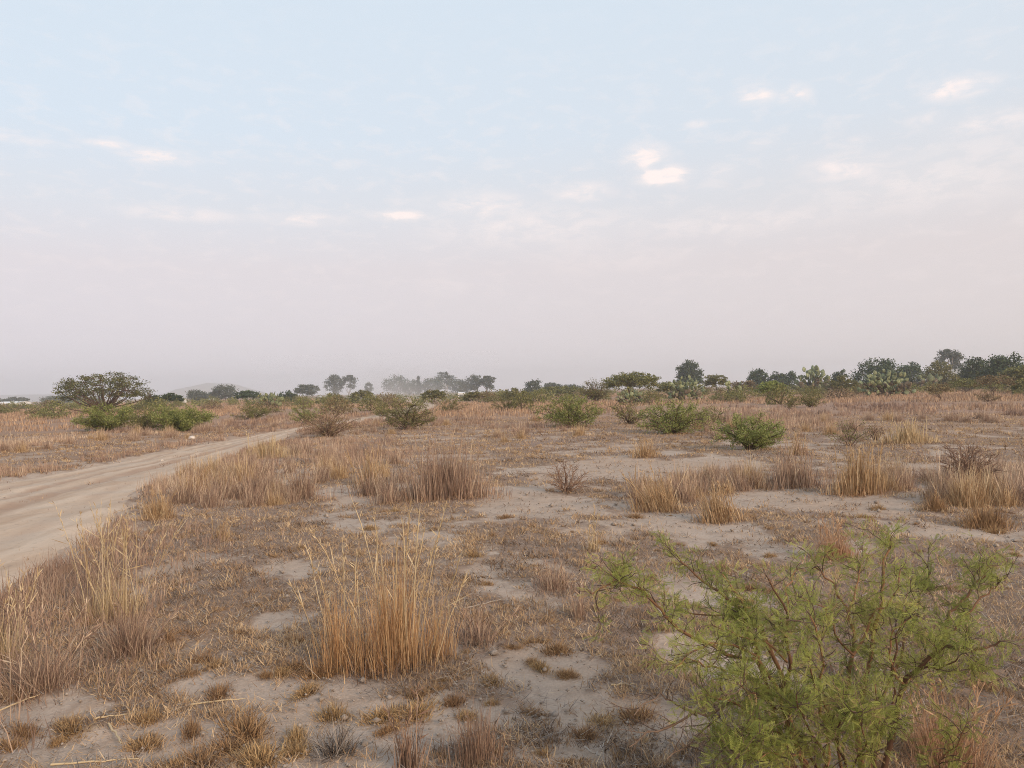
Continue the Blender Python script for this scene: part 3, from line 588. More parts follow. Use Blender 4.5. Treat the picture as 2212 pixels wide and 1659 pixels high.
bushes = [ # name, label, x0,x1,ytop,ybase, seed, leafmat, nst, twigs, lpt, leaf, extra
 ('spiky_shrub', 'dark spiky fan-shaped shrub left of the large umbrella tree', 1258, 1312, 818, 868, 90, 'leaf_olive', 20, 8, 22, .13, dict(spread=1.0)),
 ('mesquite_bush', 'broad bright green bush left of the pinkish grass gap', 1166, 1306, 850, 921, 91, 'leaf_mesquite', 20, 12, 40, .055, {}),
 ('mesquite_bush', 'thin grey-green bush between two broad green bushes', 1318, 1400, 852, 915, 92, 'leaf_olive', 12, 9, 22, .055, dict(open_=.6)),
 ('mesquite_bush', 'tall bright green bush with dark stems below the dense cactus', 1388, 1526, 850, 936, 93, 'leaf_mesquite', 20, 12, 36, .05, {}),
 ('mesquite_bush', 'pale feathery green bush right of the bush below dense cactus', 1500, 1566, 868, 925, 94, 'leaf_olive', 10, 9, 24, .05, dict(open_=.5)),
 ('mesquite_bush', 'fresh green compact bush standing on pale bare ground', 1556, 1690, 886, 970, 95, 'leaf_mesquite', 20, 12, 40, .04, {}),
 ('mesquite_bush', 'small sparse green shrub with bare leaning stem amid straw grass', 1796, 1874, 896, 962, 96, 'leaf_olive', 7, 7, 14, .04, dict(open_=.5)),
 ('mesquite_bush', 'small green shrub at foot of the pyramid-shaped cactus', 1722, 1776, 838, 880, 97, 'leaf_olive', 10, 9, 26, .07, {}),
 ('mesquite_bush', 'dark green bush with dry brown skirt in middle of plain', 828, 934, 852, 928, 98, 'leaf_olive', 18, 11, 30, .05, dict(low=.3)),
 ('mesquite_bush', 'small olive bush touching the bush with dry brown skirt', 806, 850, 864, 898, 99, 'leaf_olive', 8, 9, 30, .06, {}),
 ('mesquite_bush', 'green bush half hidden behind brown roadside brush', 626, 694, 864, 916, 100, 'leaf_mesquite', 12, 10, 30, .05, {}),
 ('dry_shrub', 'brown twiggy shrub with few leaves at the road bend', 656, 764, 872, 944, 101, 'leaf_dry', 26, 12, 9, .045, dict(low=.05)),
 ('mesquite_bush', 'yellow-green low bush beyond road near pale prickly pear', 508, 588, 866, 906, 102, 'leaf_olive', 14, 10, 32, .06, {}),
 ('mesquite_bush', 'low olive bush beyond pinkish grass in middle distance', 1060, 1130, 852, 886, 103, 'leaf_olive', 12, 9, 30, .06, {}),
 ('mesquite_bush', 'dull green bush above the middle straw clump', 940, 1010, 860, 890, 104, 'leaf_olive', 10, 9, 26, .06, {}),
 ('bare_shrub', 'leafless reddish-brown shrub fanning from a single foot', 2040, 2146, 940, 1056, 105, 'leaf_dry', 34, 13, 0, .03, dict(low=.25)),
 ('dry_shrub', 'purplish-brown leafless shrub left of sparse green shrub', 1872, 1910, 905, 950, 106, 'leaf_dry', 14, 9, 3, .03, {}),
 ('bare_shrub', 'thin upright leafless shrub on bare patch right of the middle straw clump', 1184, 1264, 985, 1066, 107, 'leaf_dry', 22, 9, 0, .03, dict(low=.3)),
 ('mesquite_bush', 'low green sprig bush between cactus and pinkish grass', 1690, 1728, 850, 884, 108, 'leaf_olive', 7, 8, 22, .06, {}),
 ('mesquite_bush', 'olive bush before the brown leafless umbrella tree', 2110, 2160, 838, 868, 109, 'leaf_dry', 8, 8, 20, .06, {}),
]
for (nm, lb, x0, x1, yt, yb, sd_, lm, ns, tw_, lp_, lf_, ex) in bushes:
    b_, w, h = span(x0, x1, yt, yb); w *= 1.42; make_bush(nm, lb, 'shrub' if 'shrub' in nm else 'bush', b_, w, h, sd_, lm, ns, tw_, lp_, lf_, 'brown_twig' if 'shrub' in nm and lp_ < 10 else 'bark', **ex)

scr = []
rngs = np.random.default_rng(404)
for s_ in range(5):
    lf = MB(); wd_ = MB(); n_ = 900; q = rngs.normal(size=(n_, 3)); q /= np.linalg.norm(q, axis=1)[:, None]; q *= rngs.uniform(.35, 1, (n_, 1)) ** .5; q[:, 2] = np.abs(q[:, 2]) * (1 - .35 * np.hypot(q[:, 0], q[:, 1]))
    cc = rngs.uniform(-1, 1, (14, 3)); cc[:, 2] = np.abs(cc[:, 2]); dmin = np.min(np.linalg.norm(q[:, None, :] - cc[None], axis=2), axis=1); q = q[dmin < .55]
    lf.leaves(q * np.array([.5, .5, .5]), .055, .03, rngs)
    for _ in range(10):
        e = q[int(rngs.integers(len(q)))] * .48; wd_.tube(bez(np.zeros(3), e * np.array([.4, .4, .6]), e, 5), np.linspace(.014, .004, 5), 4, rngs.random())
    scr.append((wd_.mesh('stems', MAT['bark']), lf.mesh('foliage', MAT['leaf_olive' if s_ < 4 else 'leaf_dry'])))
for _ in range(135):
    d_ = 58 + 125 * rngs.random() ** 1.1; px_ = rngs.uniform(560, 2230) if rngs.random() < .8 else rngs.uniform(-40, 560); (x_, y_), _b = at_dist(px_, d_)
    if road_in(x_, y_) > -1.5: continue
    w_ = rngs.uniform(1.4, 4.2); h_ = rngs.uniform(.9, 1.9); a_, b_ = scr[int(rngs.integers(5))]
    root = link('scrub_bush', None, loc=(x_, y_, float(gz(x_, y_)) - .02), rz=rngs.uniform(0, 6.28), scale=(w_, w_, h_ * 2), label='low olive scrub bush dotted over the far plain', cat='bush', group='scrub bushes of the far plain')
    link('stems', a_, root); link('foliage', b_, root, kind='stuff')
# white sheds and greenhouse on the far left, small white walls, a pole
def shed(name, label, cat, px0, px1, pytop, dist, arched, depth=8):
    b_, w, h = span(px0, px1, pytop, dist=dist); root = link(name, None, loc=(b_[0], b_[1], 0), label=label, cat=cat)
    prof = [(-depth / 2, 0), (-depth / 2, h * .6), (-depth * .3, h * .88), (0, h), (depth * .3, h * .88), (depth / 2, h * .6), (depth / 2, 0)] if arched else [(-depth / 2, 0), (-depth / 2, h * .8), (0, h), (depth / 2, h * .8), (depth / 2, 0)]
    k = len(prof); V = [(-w / 2, p[0], p[1]) for p in prof] + [(w / 2, p[0], p[1]) for p in prof]; wall, roof = [], []
    for q in range(k - 1): (wall if q in (0, k - 2) else roof).append((q, q + 1, k + q + 1, k + q))
    wall += [tuple(range(k - 1, -1, -1)), tuple(range(k, 2 * k))]
    for pn, fs, mt in (('wall', wall, 'white_wall'), ('roof', roof, 'white_sheet')):
        me = bpy.data.meshes.new(pn); me.from_pydata([Vector(v) + (Vector((0, 0, .03)) if pn == 'roof' else Vector()) for v in V], [], fs); me.materials.append(MAT[mt]); me.update(); link(pn, me, root)
    for xx in ((-.3, .3) if w > 6 else (0,)):
        me = bpy.data.meshes.new('door'); y_ = -depth / 2 - .04; me.from_pydata([(xx * w - .5, y_, 0), (xx * w + .5, y_, 0), (xx * w + .5, y_, h * .5), (xx * w - .5, y_, h * .5)], [], [(0, 1, 2, 3)]); me.materials.append(MAT['dark_opening']); me.update(); link('door', me, root)
shed('greenhouse', 'long low white greenhouse at far left edge of field', 'greenhouse', -60, 54, 868, 300, True)
shed('greenhouse', 'short white greenhouse seen between far bushes left of thorn tree', 'greenhouse', 160, 178, 869, 300, True)
shed('shed', 'white shed half hidden by the broad twiggy thorn tree', 'shed', 222, 256, 868, 300, False)
shed('hut', 'small white hut left of flat thorn trees', 'hut', 388, 398, 862, 210, False, 3)
shed('hut', 'small white hut under the hazy dome tree', 'hut', 454, 464, 861, 210, False, 3)
shed('hut', 'white wall block beside compact round thorn tree', 'hut', 592, 614, 858, 260, False, 4)
shed('hut', 'left of two tiny white huts below the dusty eucalyptus', 'hut', 688, 698, 856, 260, False, 3)
shed('hut', 'right of two tiny white huts below the dusty eucalyptus', 'hut', 703, 716, 856, 260, False, 3)
shed('hut', 'small pale hut below long hazy grove near pole', 'hut', 990, 1004, 847, 220, False, 3)
b_, w, h = span(963, 969, 832, dist=200); mb = MB(); mb.tube([(0, 0, -.3), (0, 0, h * .5), (0, 0, h)], [.16, .14, .11], 8)
root = link('utility_pole', None, loc=(b_[0], b_[1], 0), label='thin pale utility pole before the long hazy grove', cat='pole')
link('post', mb.mesh('post', MAT['pole_wood'], True), root); mb = MB(); mb.tube([(-.9, 0, h * .93), (0, 0, h * .935), (.9, 0, h * .93)], [.06, .06, .06], 5); link('crossarm', mb.mesh('crossarm', MAT['pole_wood']), root)

# ------------------------------------------------------------------ the foreground bush
def cp(px, py, dep):                           # pixel at a chosen depth
    d = ray(px, py); return np.array(d * (dep / d.y)) + np.array([0, 0, EYE])
rng = np.random.default_rng(77); stems = []; lf_pos = []; lf_dir = []
BY = 3.02
main = [ # pixel polylines with depth at end; (points, end depth, root radius, leafy)
 ([(1745, 1690), (1690, 1505), (1640, 1420), (1572, 1412), (1463, 1361), (1432, 1315), (1391, 1279), (1327, 1252), (1279, 1283)], 2.75, .014, 1),
 ([(1745, 1690), (1700, 1480), (1640, 1360), (1595, 1315), (1536, 1275), (1481, 1225), (1452, 1190)], 3.25, .014, 1),
 ([(1735, 1690), (1655, 1480), (1631, 1401), (1617, 1365), (1600, 1290), (1560, 1240)], 3.05, .013, 1),
 ([(1745, 1690), (1731, 1628), (1685, 1501), (1708, 1433), (1700, 1330), (1660, 1250)], 2.95, .017, 1),
 ([(1860, 1690), (1853, 1569), (1817, 1515), (1844, 1415), (1839, 1342), (1800, 1260), (1760, 1225)], 3.3, .016, 1),
 ([(1865, 1690), (1850, 1560), (1880, 1420), (1900, 1320), (1907, 1255), (1907, 1205), (1924, 1172)], 3.15, .016, 1),
 ([(1900, 1690), (1935, 1560), (1953, 1478), (1989, 1442), (2025, 1397), (2080, 1402), (2128, 1400), (2160, 1385)], 2.8, .017, 1),
 ([(1900, 1690), (1930, 1560), (1960, 1470), (2048, 1374), (2052, 1324), (2090, 1290), (2120, 1245), (2130, 1225)], 3.2, .014, 1),
 ([(2010, 1420), (2070, 1350), (2110, 1300), (2145, 1270), (2155, 1260)], 3.1, .008, 1),
 ([(1870, 1690), (1905, 1500), (1960, 1380), (1990, 1290), (2010, 1240)], 3.35, .012, 1),
 ([(1640, 1500), (1570, 1530), (1504, 1546), (1418, 1569), (1359, 1614)], 2.7, .010, 0),
 ([(1504, 1546), (1460, 1520), (1425, 1500), (1370, 1545)], 2.75, .006, 0),
 ([(1560, 1532), (1500, 1600), (1440, 1640)], 2.65, .006, 0),
 ([(1690, 1510), (1600, 1450), (1540, 1440), (1490, 1424)], 2.8, .009, 1),
 ([(1660, 1560), (1590, 1520), (1527, 1501)], 2.7, .008, 1),
 ([(1760, 1690), (1720, 1600), (1660, 1570), (1600, 1580), (1560, 1600)], 2.65, .010, 1),
 ([(1780, 1690), (1790, 1600), (1770, 1500), (1775, 1400), (1750, 1330)], 2.8, .012, 1),
 ([(1820, 1690), (1800, 1560), (1760, 1480), (1740, 1400)], 2.7, .010, 1),
 ([(1880, 1690), (1900, 1600), (1930, 1500), (1930, 1400), (1950, 1330)], 2.85, .011, 1),
 ([(1700, 1480), (1640, 1340), (1570, 1330), (1500, 1330), (1460, 1310)], 3.2, .009, 1),
 ([(1760, 1690), (1740, 1640), (1700, 1620), (1640, 1640)], 2.6, .008, 1),
 ([(1840, 1690), (1820, 1640), (1800, 1580), (1830, 1540)], 2.6, .008, 1),
 ([(1960, 1700), (2020, 1650), (2060, 1610), (2085, 1570)], 2.75, .007, 1),
 ([(1840, 1420), (1880, 1340), (1930, 1290), (1945, 1230)], 3.0, .008, 1),
 ([(1700, 1340), (1700, 1270), (1720, 1230)], 3.2, .007, 1),
 ([(1830, 1340), (1850, 1270), (1860, 1220)], 3.05, .007, 1),
 ([(1990, 1445), (2040, 1440), (2070, 1420)], 2.75, .006, 1),
 ([(1790, 1690), (1740, 1600), (1690, 1540), (1640, 1500), (1600, 1480)], 2.62, .008, 1),
 ([(1800, 1690), (1780, 1620), (1740, 1560), (1720, 1500)], 2.58, .008, 1),
 ([(1850, 1690), (1880, 1610), (1900, 1550), (1890, 1480)], 2.6, .008, 1),
 ([(1770, 1690), (1700, 1650), (1640, 1610), (1590, 1640)], 2.55, .007, 1),
 ([(1820, 1690), (1850, 1650), (1870, 1600), (1850, 1540)], 2.55, .007, 1),
 ([(1640, 1420), (1560, 1390), (1500, 1400), (1460, 1440)], 2.7, .007, 1),
 ([(1700, 1430), (1650, 1380), (1590, 1370), (1540, 1350)], 2.85, .007, 1),
 ([(1844, 1415), (1800, 1370), (1780, 1310), (1730, 1290)], 2.9, .007, 1),
 ([(1953, 1478), (1920, 1420), (1930, 1360), (1980, 1330)], 2.8, .007, 1)]
bush_base = cp(1800, 1690, BY); bz = float(gz(bush_base[0], bush_base[1]))
root = link('mesquite_bush', None, loc=(bush_base[0], bush_base[1], bz), label='big open thorny bush with feathery bright green leaves rising from bare soil', cat='bush')
org = np.array([bush_base[0], bush_base[1], bz])
twigs_mb = MB()
def twig(p0, d, Ln, r_, leafy, depth_=0):
    d = d / np.linalg.norm(d); pts = [p0]; q = p0
    for s_ in range(5):
        d = d + rng.normal(size=3) * .22; d /= np.linalg.norm(d); q = q + d * Ln / 5; pts.append(q)
    pts = np.array(pts); pts[:, 2] = np.maximum(pts[:, 2], bz + .02); twigs_mb.tube(pts - org, np.linspace(r_, r_ * .45, 6), 4, rng.random())
    if leafy:
        nl_ = int(Ln / .013); s_ = rng.random(nl_) * 5; ki = np.minimum(s_.astype(int), 4)
        lf_pos.append(pts[ki] + (pts[ki + 1] - pts[ki]) * (s_ - ki)[:, None]); lf_dir.append(np.tile(d, (nl_, 1)) * .5 + rng.normal(size=(nl_, 3)) * .7 + np.array([0, 0, .15]))
    if depth_ < 1 and Ln > .09:
        for _ in range(3 if leafy else 2):
            k_ = rng.integers(1, 5); twig(pts[k_], d + rng.normal(size=3) * .8, Ln * rng.uniform(.4, .7), r_ * .55, leafy, depth_ + 1)
for (pl, dend, rr_, leafy) in main:
    n_ = len(pl); start = BY
    if pl[0][1] < 1680:
        start = BY + (dend - BY) * .4
    P = np.array([cp(p[0], p[1], start + (dend - start) * (q / (n_ - 1)) ** .8) for q, p in enumerate(pl)])
    if pl[0][1] >= 1680: P[0][2] = bz - .02
    t_ = np.linspace(0, n_ - 1, n_ * 3 - 2); P = np.stack([np.interp(t_, np.arange(n_), P[:, k_]) for k_ in range(3)], 1); P[1:-1] += rng.normal(size=(len(P) - 2, 3)) * .006
    P[:, 2] = np.maximum(P[:, 2], bz - .02)
    mb = MB(); mb.tube(P - org, np.linspace(rr_ * .68, max(rr_ * .2, .002), len(P)), 6, rng.random()); link('branch' if leafy else 'dead_branch', mb.mesh('branch', MAT['bark_red'] if leafy else MAT['bark'], True), root)
    m_ = len(P); Ltot = np.linalg.norm(np.diff(P, axis=0), axis=1).sum()
    for q in range(int(Ltot * (24 if leafy else 16))):
        f = rng.uniform(.28 if pl[0][1] >= 1680 else .1, 1) * (m_ - 1); k_ = min(int(f), m_ - 2); p0 = P[k_] + (P[k_ + 1] - P[k_]) * (f - k_)
        tg = P[k_ + 1] - P[k_]; tg /= np.linalg.norm(tg); d = tg * .7 + rng.normal(size=3) * .75 + np.array([0, 0, .2]); twig(p0, d, rng.uniform(.06, .17), .0021, leafy)
    if leafy:
        for _ in range(3): twig(P[-1], tg + rng.normal(size=3) * .45, rng.uniform(.03, .07), .0018, True)
link('twigs', twigs_mb.mesh('twigs', MAT['bark']), root)
# feathery twice-divided leaf: two pinnae, each a row of leaflet pairs
LPos = np.concatenate(lf_pos); LDir = np.concatenate(lf_dir); LDir /= np.linalg.norm(LDir, axis=1)[:, None] + 1e-9
keep = rng.permutation(len(LPos))[:5400]; LPos, LDir = LPos[keep], LDir[keep]; n_ = len(LPos)
tv = []
for sgn in (-1, 1):
    for q in range(8):
        s_ = .2 + .8 * q / 8; cx, cy_ = sgn * (.10 + .28 * s_), s_
        for side in (-1, 1):
            ax, ay = side * .86 + sgn * .25, .5; ll = .20 * (1 - .35 * abs(s_ - .5)); ww = .028
            tv += [(cx, cy_, 0), (cx + ax * ll * .5 - ay * ww, cy_ + ay * ll * .5 + ax * ww, .02), (cx + ax * ll, cy_ + ay * ll, 0), (cx + ax * ll * .5 + ay * ww, cy_ + ay * ll * .5 - ax * ww, .02)]
tv = np.array(tv); sz = rng.uniform(.028, .052, n_)
yv = LDir; zv = np.cross(rng.normal(size=(n_, 3)), yv); zv /= np.linalg.norm(zv, axis=1)[:, None] + 1e-9; xv = np.cross(yv, zv)
V = LPos[:, None, :] - org + sz[:, None, None] * (tv[None, :, 0:1] * xv[:, None, :] + tv[None, :, 1:2] * yv[:, None, :] + (tv[None, :, 2:3] - .25 * tv[None, :, 1:2] ** 2) * zv[:, None, :])
kk = len(tv); V = V.reshape(-1, 3)
lv = np.clip(rng.normal(.5, .22, n_) + (fbm(LPos[:, 0] * 5, LPos[:, 2] * 5, 4, 2) - .5) * .6, 0, 1)
link('leaves', mesh_np('leaves', V, np.arange(n_ * kk).reshape(-1, 4), {'rnd': np.repeat(lv, kk)}, MAT['leaf_fresh']), root, kind='stuff')

# ------------------------------------------------------------------ grass clumps that stand out
def tuft(rng, n, H, R, lean=.25, w=.004, curve=1.5, seg=3, wob=.02, hmin=.35, az0=None, azs=9.0, ell=1.0, inner=.5):
    """blades of one tuft around the origin"""
    r_ = R * inner * np.minimum(np.abs(rng.normal(size=n)) * .52 + .12 * rng.random(n), 1.35); a = rng.uniform(0, 2 * math.pi, n)
    base = np.stack([r_ * np.cos(a) , r_ * np.sin(a) * ell, np.full(n, -.01)], 1)
    az = a + rng.normal(size=n) * .9 if az0 is None else az0 + rng.normal(size=n) * azs
    ln = np.abs(rng.normal(size=n)) * lean * .6 + lean * .4 * (r_ / (R * inner + 1e-6)); ph = rng.uniform(0, 6.28, 4); lump = 1 + .22 * np.sin(3 * a + ph[0]) + .14 * np.sin(7 * a + ph[1]); h = H * (hmin + (1 - hmin) * rng.random(n) ** 1.7) * lump * np.maximum(1 - .42 * (r_ / (R * inner + 1e-6)) ** 1.6, .3)
    return blades(base, az, h, ln, w * rng.uniform(.6, 1.3, n), rng, seg, curve, wob)
def stalk_mesh(name, rng, H, lean, az, mat, r_=.003):
    mb = MB(); d = np.array([math.cos(az) * math.sin(lean), math.sin(az) * math.sin(lean), math.cos(lean)]); t_ = np.linspace(0, 1, 7)[:, None]
    P = d * H * t_ + np.array([math.cos(az), math.sin(az), -.25]) * H * .06 * t_ ** 3 + rng.normal(size=(7, 3)) * .006 * t_; mb.tube(P, np.array([1, .95, .9, .8, .75, 1.1, .3]) * r_, 4, rng.uniform(.5, 1)); q = P[-3:]
    m_ = 14; f = rng.random(m_) * 2; k_ = np.minimum(f.astype(int), 1); pp = q[k_] + (q[k_ + 1] - q[k_]) * (f - k_)[:, None]; mb.leaves(pp, .05, .006, rng, np.tile(d, (m_, 1)))
    for s_ in (2, 3, 4):                       # sheath leaves on the culm
        mb.leaves(P[s_:s_ + 1], H * .25, .007, rng, d[None])
    return mb.mesh(name, MAT[mat])
def clump(label, px0, px1, pytop, pybase, seed, mat='straw', n=900, lean=.3, w=.004, nst=6, dead=True, tall=.72, ell=.8, name='grass_clump', az0=None, azs=9., seg=3, thatch=None, hmin=.3, dead_mat='thin_grass'):
    rng = np.random.default_rng(seed); b_, W, H = span(px0, px1, pytop, pybase); b_ = (b_[0], b_[1] + W * .18 * ell)
    root = link(name, None, loc=(b_[0], b_[1], float(gz(b_[0], b_[1]))), label=label, cat='grass clump')
    g = GB(); g.add(tuft(rng, n, H * tall, W / 2, lean, w, 1.6, seg, .025, hmin, az0, azs, ell, .72)); link('blades', g.mesh('blades', MAT[mat]), root, kind='stuff')
    if dead:
        g = GB(); g.add(tuft(rng, n // 2, H * .28, W / 2, 1.2, w, 1.3, 3, .12, .3, None, 9, ell, 1.0)); g.add(tuft(rng, n // 4, min(H * .16, .12), W * .62, 1.1, w, 1.3, 2, .12, .3, None, 9, ell, 1.0)); link('thatch', g.mesh('thatch', MAT[thatch or dead_mat]), root, kind='stuff')
    for q in range(nst):
        az = rng.uniform(0, 6.28) if az0 is None else az0 + rng.normal() * azs; a2 = rng.uniform(0, 6.28); ro = W * .28 * math.sqrt(rng.random())
        link('stalk', stalk_mesh('stalk', rng, H * rng.uniform(.72, 1.06), abs(rng.normal()) * lean * .7, az, mat, max(.0022, w * .7)), root, loc=(ro * math.cos(a2), ro * math.sin(a2) * ell, 0))
    return root
# the big golden clump: three joined heads
cl = clump('tall golden bunch of dry reeds, the tallest straw clump on bare soil', 690, 985, 1075, 1455, 301, 'straw_gold', 420, .2, .004, 0, True, .46, .7, seg=4, thatch='grey_twig')
rng = np.random.default_rng(302); cx, cy_ = cl.location.x, cl.location.y
g = GB()
V, F, A = tuft(rng, 240, .50, .15, .24, .0030, 1.5, 4, .03, .35, inner=.9); V[:, 0] += (gp(945, 1430)[0] - cx); V[:, 1] += .12; g.add((V, F, A))
V, F, A = tuft(rng, 220, .44, .14, .28, .0030, 1.5, 4, .03, .35, inner=.9); V[:, 0] += (gp(795, 1450)[0] - cx); V[:, 1] -= .05; g.add((V, F, A))
V, F, A = tuft(rng, 560, .72, .20, .17, .0030, 1.5, 4, .015, .45, inner=.85); V[:, 0] += (gp(860, 1440)[0] - cx); g.add((V, F, A))
V, F, A = tuft(rng, 420, .54, .17, .24, .003, 1.5, 4, .02, .35, inner=.85); V[:, 0] += (gp(735, 1440)[0] - cx); g.add((V, F, A))
link('blades', g.mesh('blades', MAT['straw_gold']), cl, kind='stuff')
g = GB(); V, F, A = tuft(rng, 700, .20, .30, 1.15, .0035, 1.2, 3, .14, .3, None, 9, .75, 1.0); g.add((V, F, A)); V, F, A = tuft(rng, 260, .34, .27, .8, .0035, 1.2, 3, .10, .3, None, 9, .7, .95); g.add((V, F, A)); link('thatch', g.mesh('thatch', MAT['brown_twig']), cl, kind='stuff')
for (bx, by, tx, ty) in ((840, 1430, 782, 1062), (800, 1430, 697, 1140), (868, 1440, 880, 1075), (890, 1440, 900, 1082), (905, 1440, 946, 1080), (925, 1440, 985, 1190), (850, 1440, 855, 1150), (720, 1430, 668, 1165),
                         (745, 1430, 742, 1170), (760, 1430, 768, 1185), (820, 1440, 812, 1100), (700, 1430, 640, 1260), (880, 1440, 868, 1110), (940, 1440, 1000, 1240), (735, 1430, 690, 1215), (780, 1440, 772, 1230), (870, 1440, 905, 1130), (845, 1440, 825, 1180), (895, 1440, 925, 1150)):
    p0 = np.array([*gp(bx, by), 0.0]); p0[2] = float(gz(p0[0], p0[1])); p1 = cp(tx, ty, p0[1] + rng.normal() * .15); d = p1 - p0; Hh = np.linalg.norm(d)
    link('stalk', stalk_mesh('stalk', rng, Hh, math.acos(max(-1, min(1, d[2] / Hh))), math.atan2(d[1], d[0]), 'straw_pale', .0032), cl, loc=tuple(p0 - np.array(cl.location)))
clump('grey-brown tangle of dead stalks spilling right of the tallest straw clump', 930, 1130, 1290, 1400, 303, 'thin_grass', 420, .9, .004, 5, True, .9, .8, thatch='grey_twig')
clump('wide reddish straw clump in the middle of plain behind the tallest clump', 810, 1110, 930, 1082, 304, 'thin_grass', 2600, .24, .007, 26, True, .85, .6, dead_mat='straw_red')
clump('leaning golden straw clump on pale bare soil, stems bent left', 1330, 1520, 1000, 1108, 305, 'straw', 900, .55, .006, 14, True, .9, .6, az0=2.9, azs=.9)
clump('tousled golden straw clump joined to right of the left-bent clump', 1480, 1640, 1025, 1130, 306, 'straw', 800, .55, .006, 10, True, .9, .6, az0=2.6, azs=1.1)
clump('left half of the row of tall upright straw stems on pale ground', 1636, 1800, 945, 1052, 307, 'thin_grass', 1100, .16, .008, 22, True, .66, .5, dead_mat='straw_red')
clump('right half of the row of tall upright straw stems by bare shrub', 1780, 1945, 955, 1070, 308, 'straw', 1500, .16, .008, 26, True, .8, .5, dead_mat='straw_red')
clump('yellow straw clump low beyond the row of upright stems', 1880, 2060, 898, 958, 309, 'straw_pale', 1000, .3, .014, 12, True, .85, .6)
clump('dense low straw cushion at right edge on pale ground', 2060, 2225, 1082, 1142, 310, 'cushion', 1500, .5, .006, 2, True, .95, .7)
clump('smaller pale straw cushion left of the dense right-edge cushion', 1990, 2062, 1058, 1108, 311, 'cushion', 700, .5, .006, 2, True, .95, .7)
clump('reddish straw clump behind the big green foreground bush', 1730, 1890, 1112, 1210, 312, 'straw_red', 800, .4, .0045, 10, True, .85, .7)
clump('tall yellow straw clump at edge of the dirt road', 130, 330, 1075, 1340, 313, 'straw_pale', 620, .36, .0034, 22, True, .48, 1.0, thatch='brown_twig')
clump('brownish straw mound below the yellow roadside clump', 170, 360, 1270, 1420, 314, 'thin_grass', 1100, .7, .004, 3, True, .9, .8, thatch='grey_twig')
clump('tangled pale straw clump at left edge of the foreground', -60, 190, 1290, 1500, 315, 'thin_grass', 900, .7, .0034, 18, True, .66, 1.0, thatch='brown_twig')
clump('upright straw stalks rising at far left corner of foreground', -90, 60, 1230, 1440, 316, 'straw_pale', 300, .4, .0034, 14, True, .6, 1.0, thatch='brown_twig')
clump('rounded straw tuft on road edge up from the yellow roadside clump', 280, 390, 1050, 1125, 317, 'straw', 900, .5, .005, 6, True, .85, .8)
clump('golden straw fringe beside the road where it narrows', 355, 470, 1010, 1072, 318, 'straw', 900, .35, .006, 6, True, .9, .6)
clump('short golden straw fringe nearer the road bend', 490, 660, 930, 990, 319, 'straw_pale', 1000, .3, .009, 6, True, .9, .5)
clump('purple-brown twiggy grass spray at bottom of the foreground', 920, 1140, 1490, 1668, 320, 'brown_twig', 520, .32, .0028, 0, True, .95, .8, dead_mat='cushion')
clump('dark upright twig bunch left of the purple-brown spray', 830, 930, 1500, 1668, 321, 'brown_twig', 150, .3, .004, 3, False, .9, .8)
clump('grey flattened star of dead twigs on the bare soil', 650, 790, 1555, 1632, 322, 'grey_twig', 330, 1.25, .0042, 0, False, 1.3, .8, hmin=.5)
clump('brown grass beard under right side of the big green bush', 1930, 2200, 1440, 1660, 323, 'straw_red', 1000, .5, .003, 8, True, .8, .9)
clump('dry brown grass tuft left of the big bush tip', 1225, 1275, 1250, 1345, 324, 'thin_grass', 200, .35, .0035, 4, True, .85, .8)
clump('reddish dead tangle right of the tallest straw clump toward bush', 1120, 1280, 1190, 1290, 325, 'thin_grass', 600, .8, .0035, 4, True, .8, .8)
clump('straw tuft with drooping blades in pinkish mid plain', 1350, 1440, 935, 990, 326, 'straw', 500, .45, .009, 4, True, .9, .6)
clump('straw tuft fringe left of the wide reddish clump', 745, 845, 960, 1050, 327, 'straw', 600, .3, .007, 10, True, .8, .6)
clump('pale straw tuft left of the tuft fringe beside wide clump', 595, 700, 985, 1075, 328, 'thin_grass', 800, .4, .006, 8, True, .85, .6)
clump('brownish grass mound toward the road from the pale tuft', 480, 610, 1000, 1075, 329, 'thin_grass', 900, .4, .006, 6, True, .9, .6)
clump('dry brown shrubby grass low in front of the compact green bush', 1690, 1760, 930, 985, 330, 'straw', 300, .2, .009, 8, True, .8, .6)
clump('gold tuft of cut straw standing in short mats near road', 440, 510, 1110, 1165, 331, 'straw', 260, .6, .0045, 4, True, .9, .8)
clump('thin single-stalk tuft in the short mats by bush tip', 1255, 1310, 1110, 1200, 332, 'straw_pale', 90, .3, .004, 4, True, .7, .8)

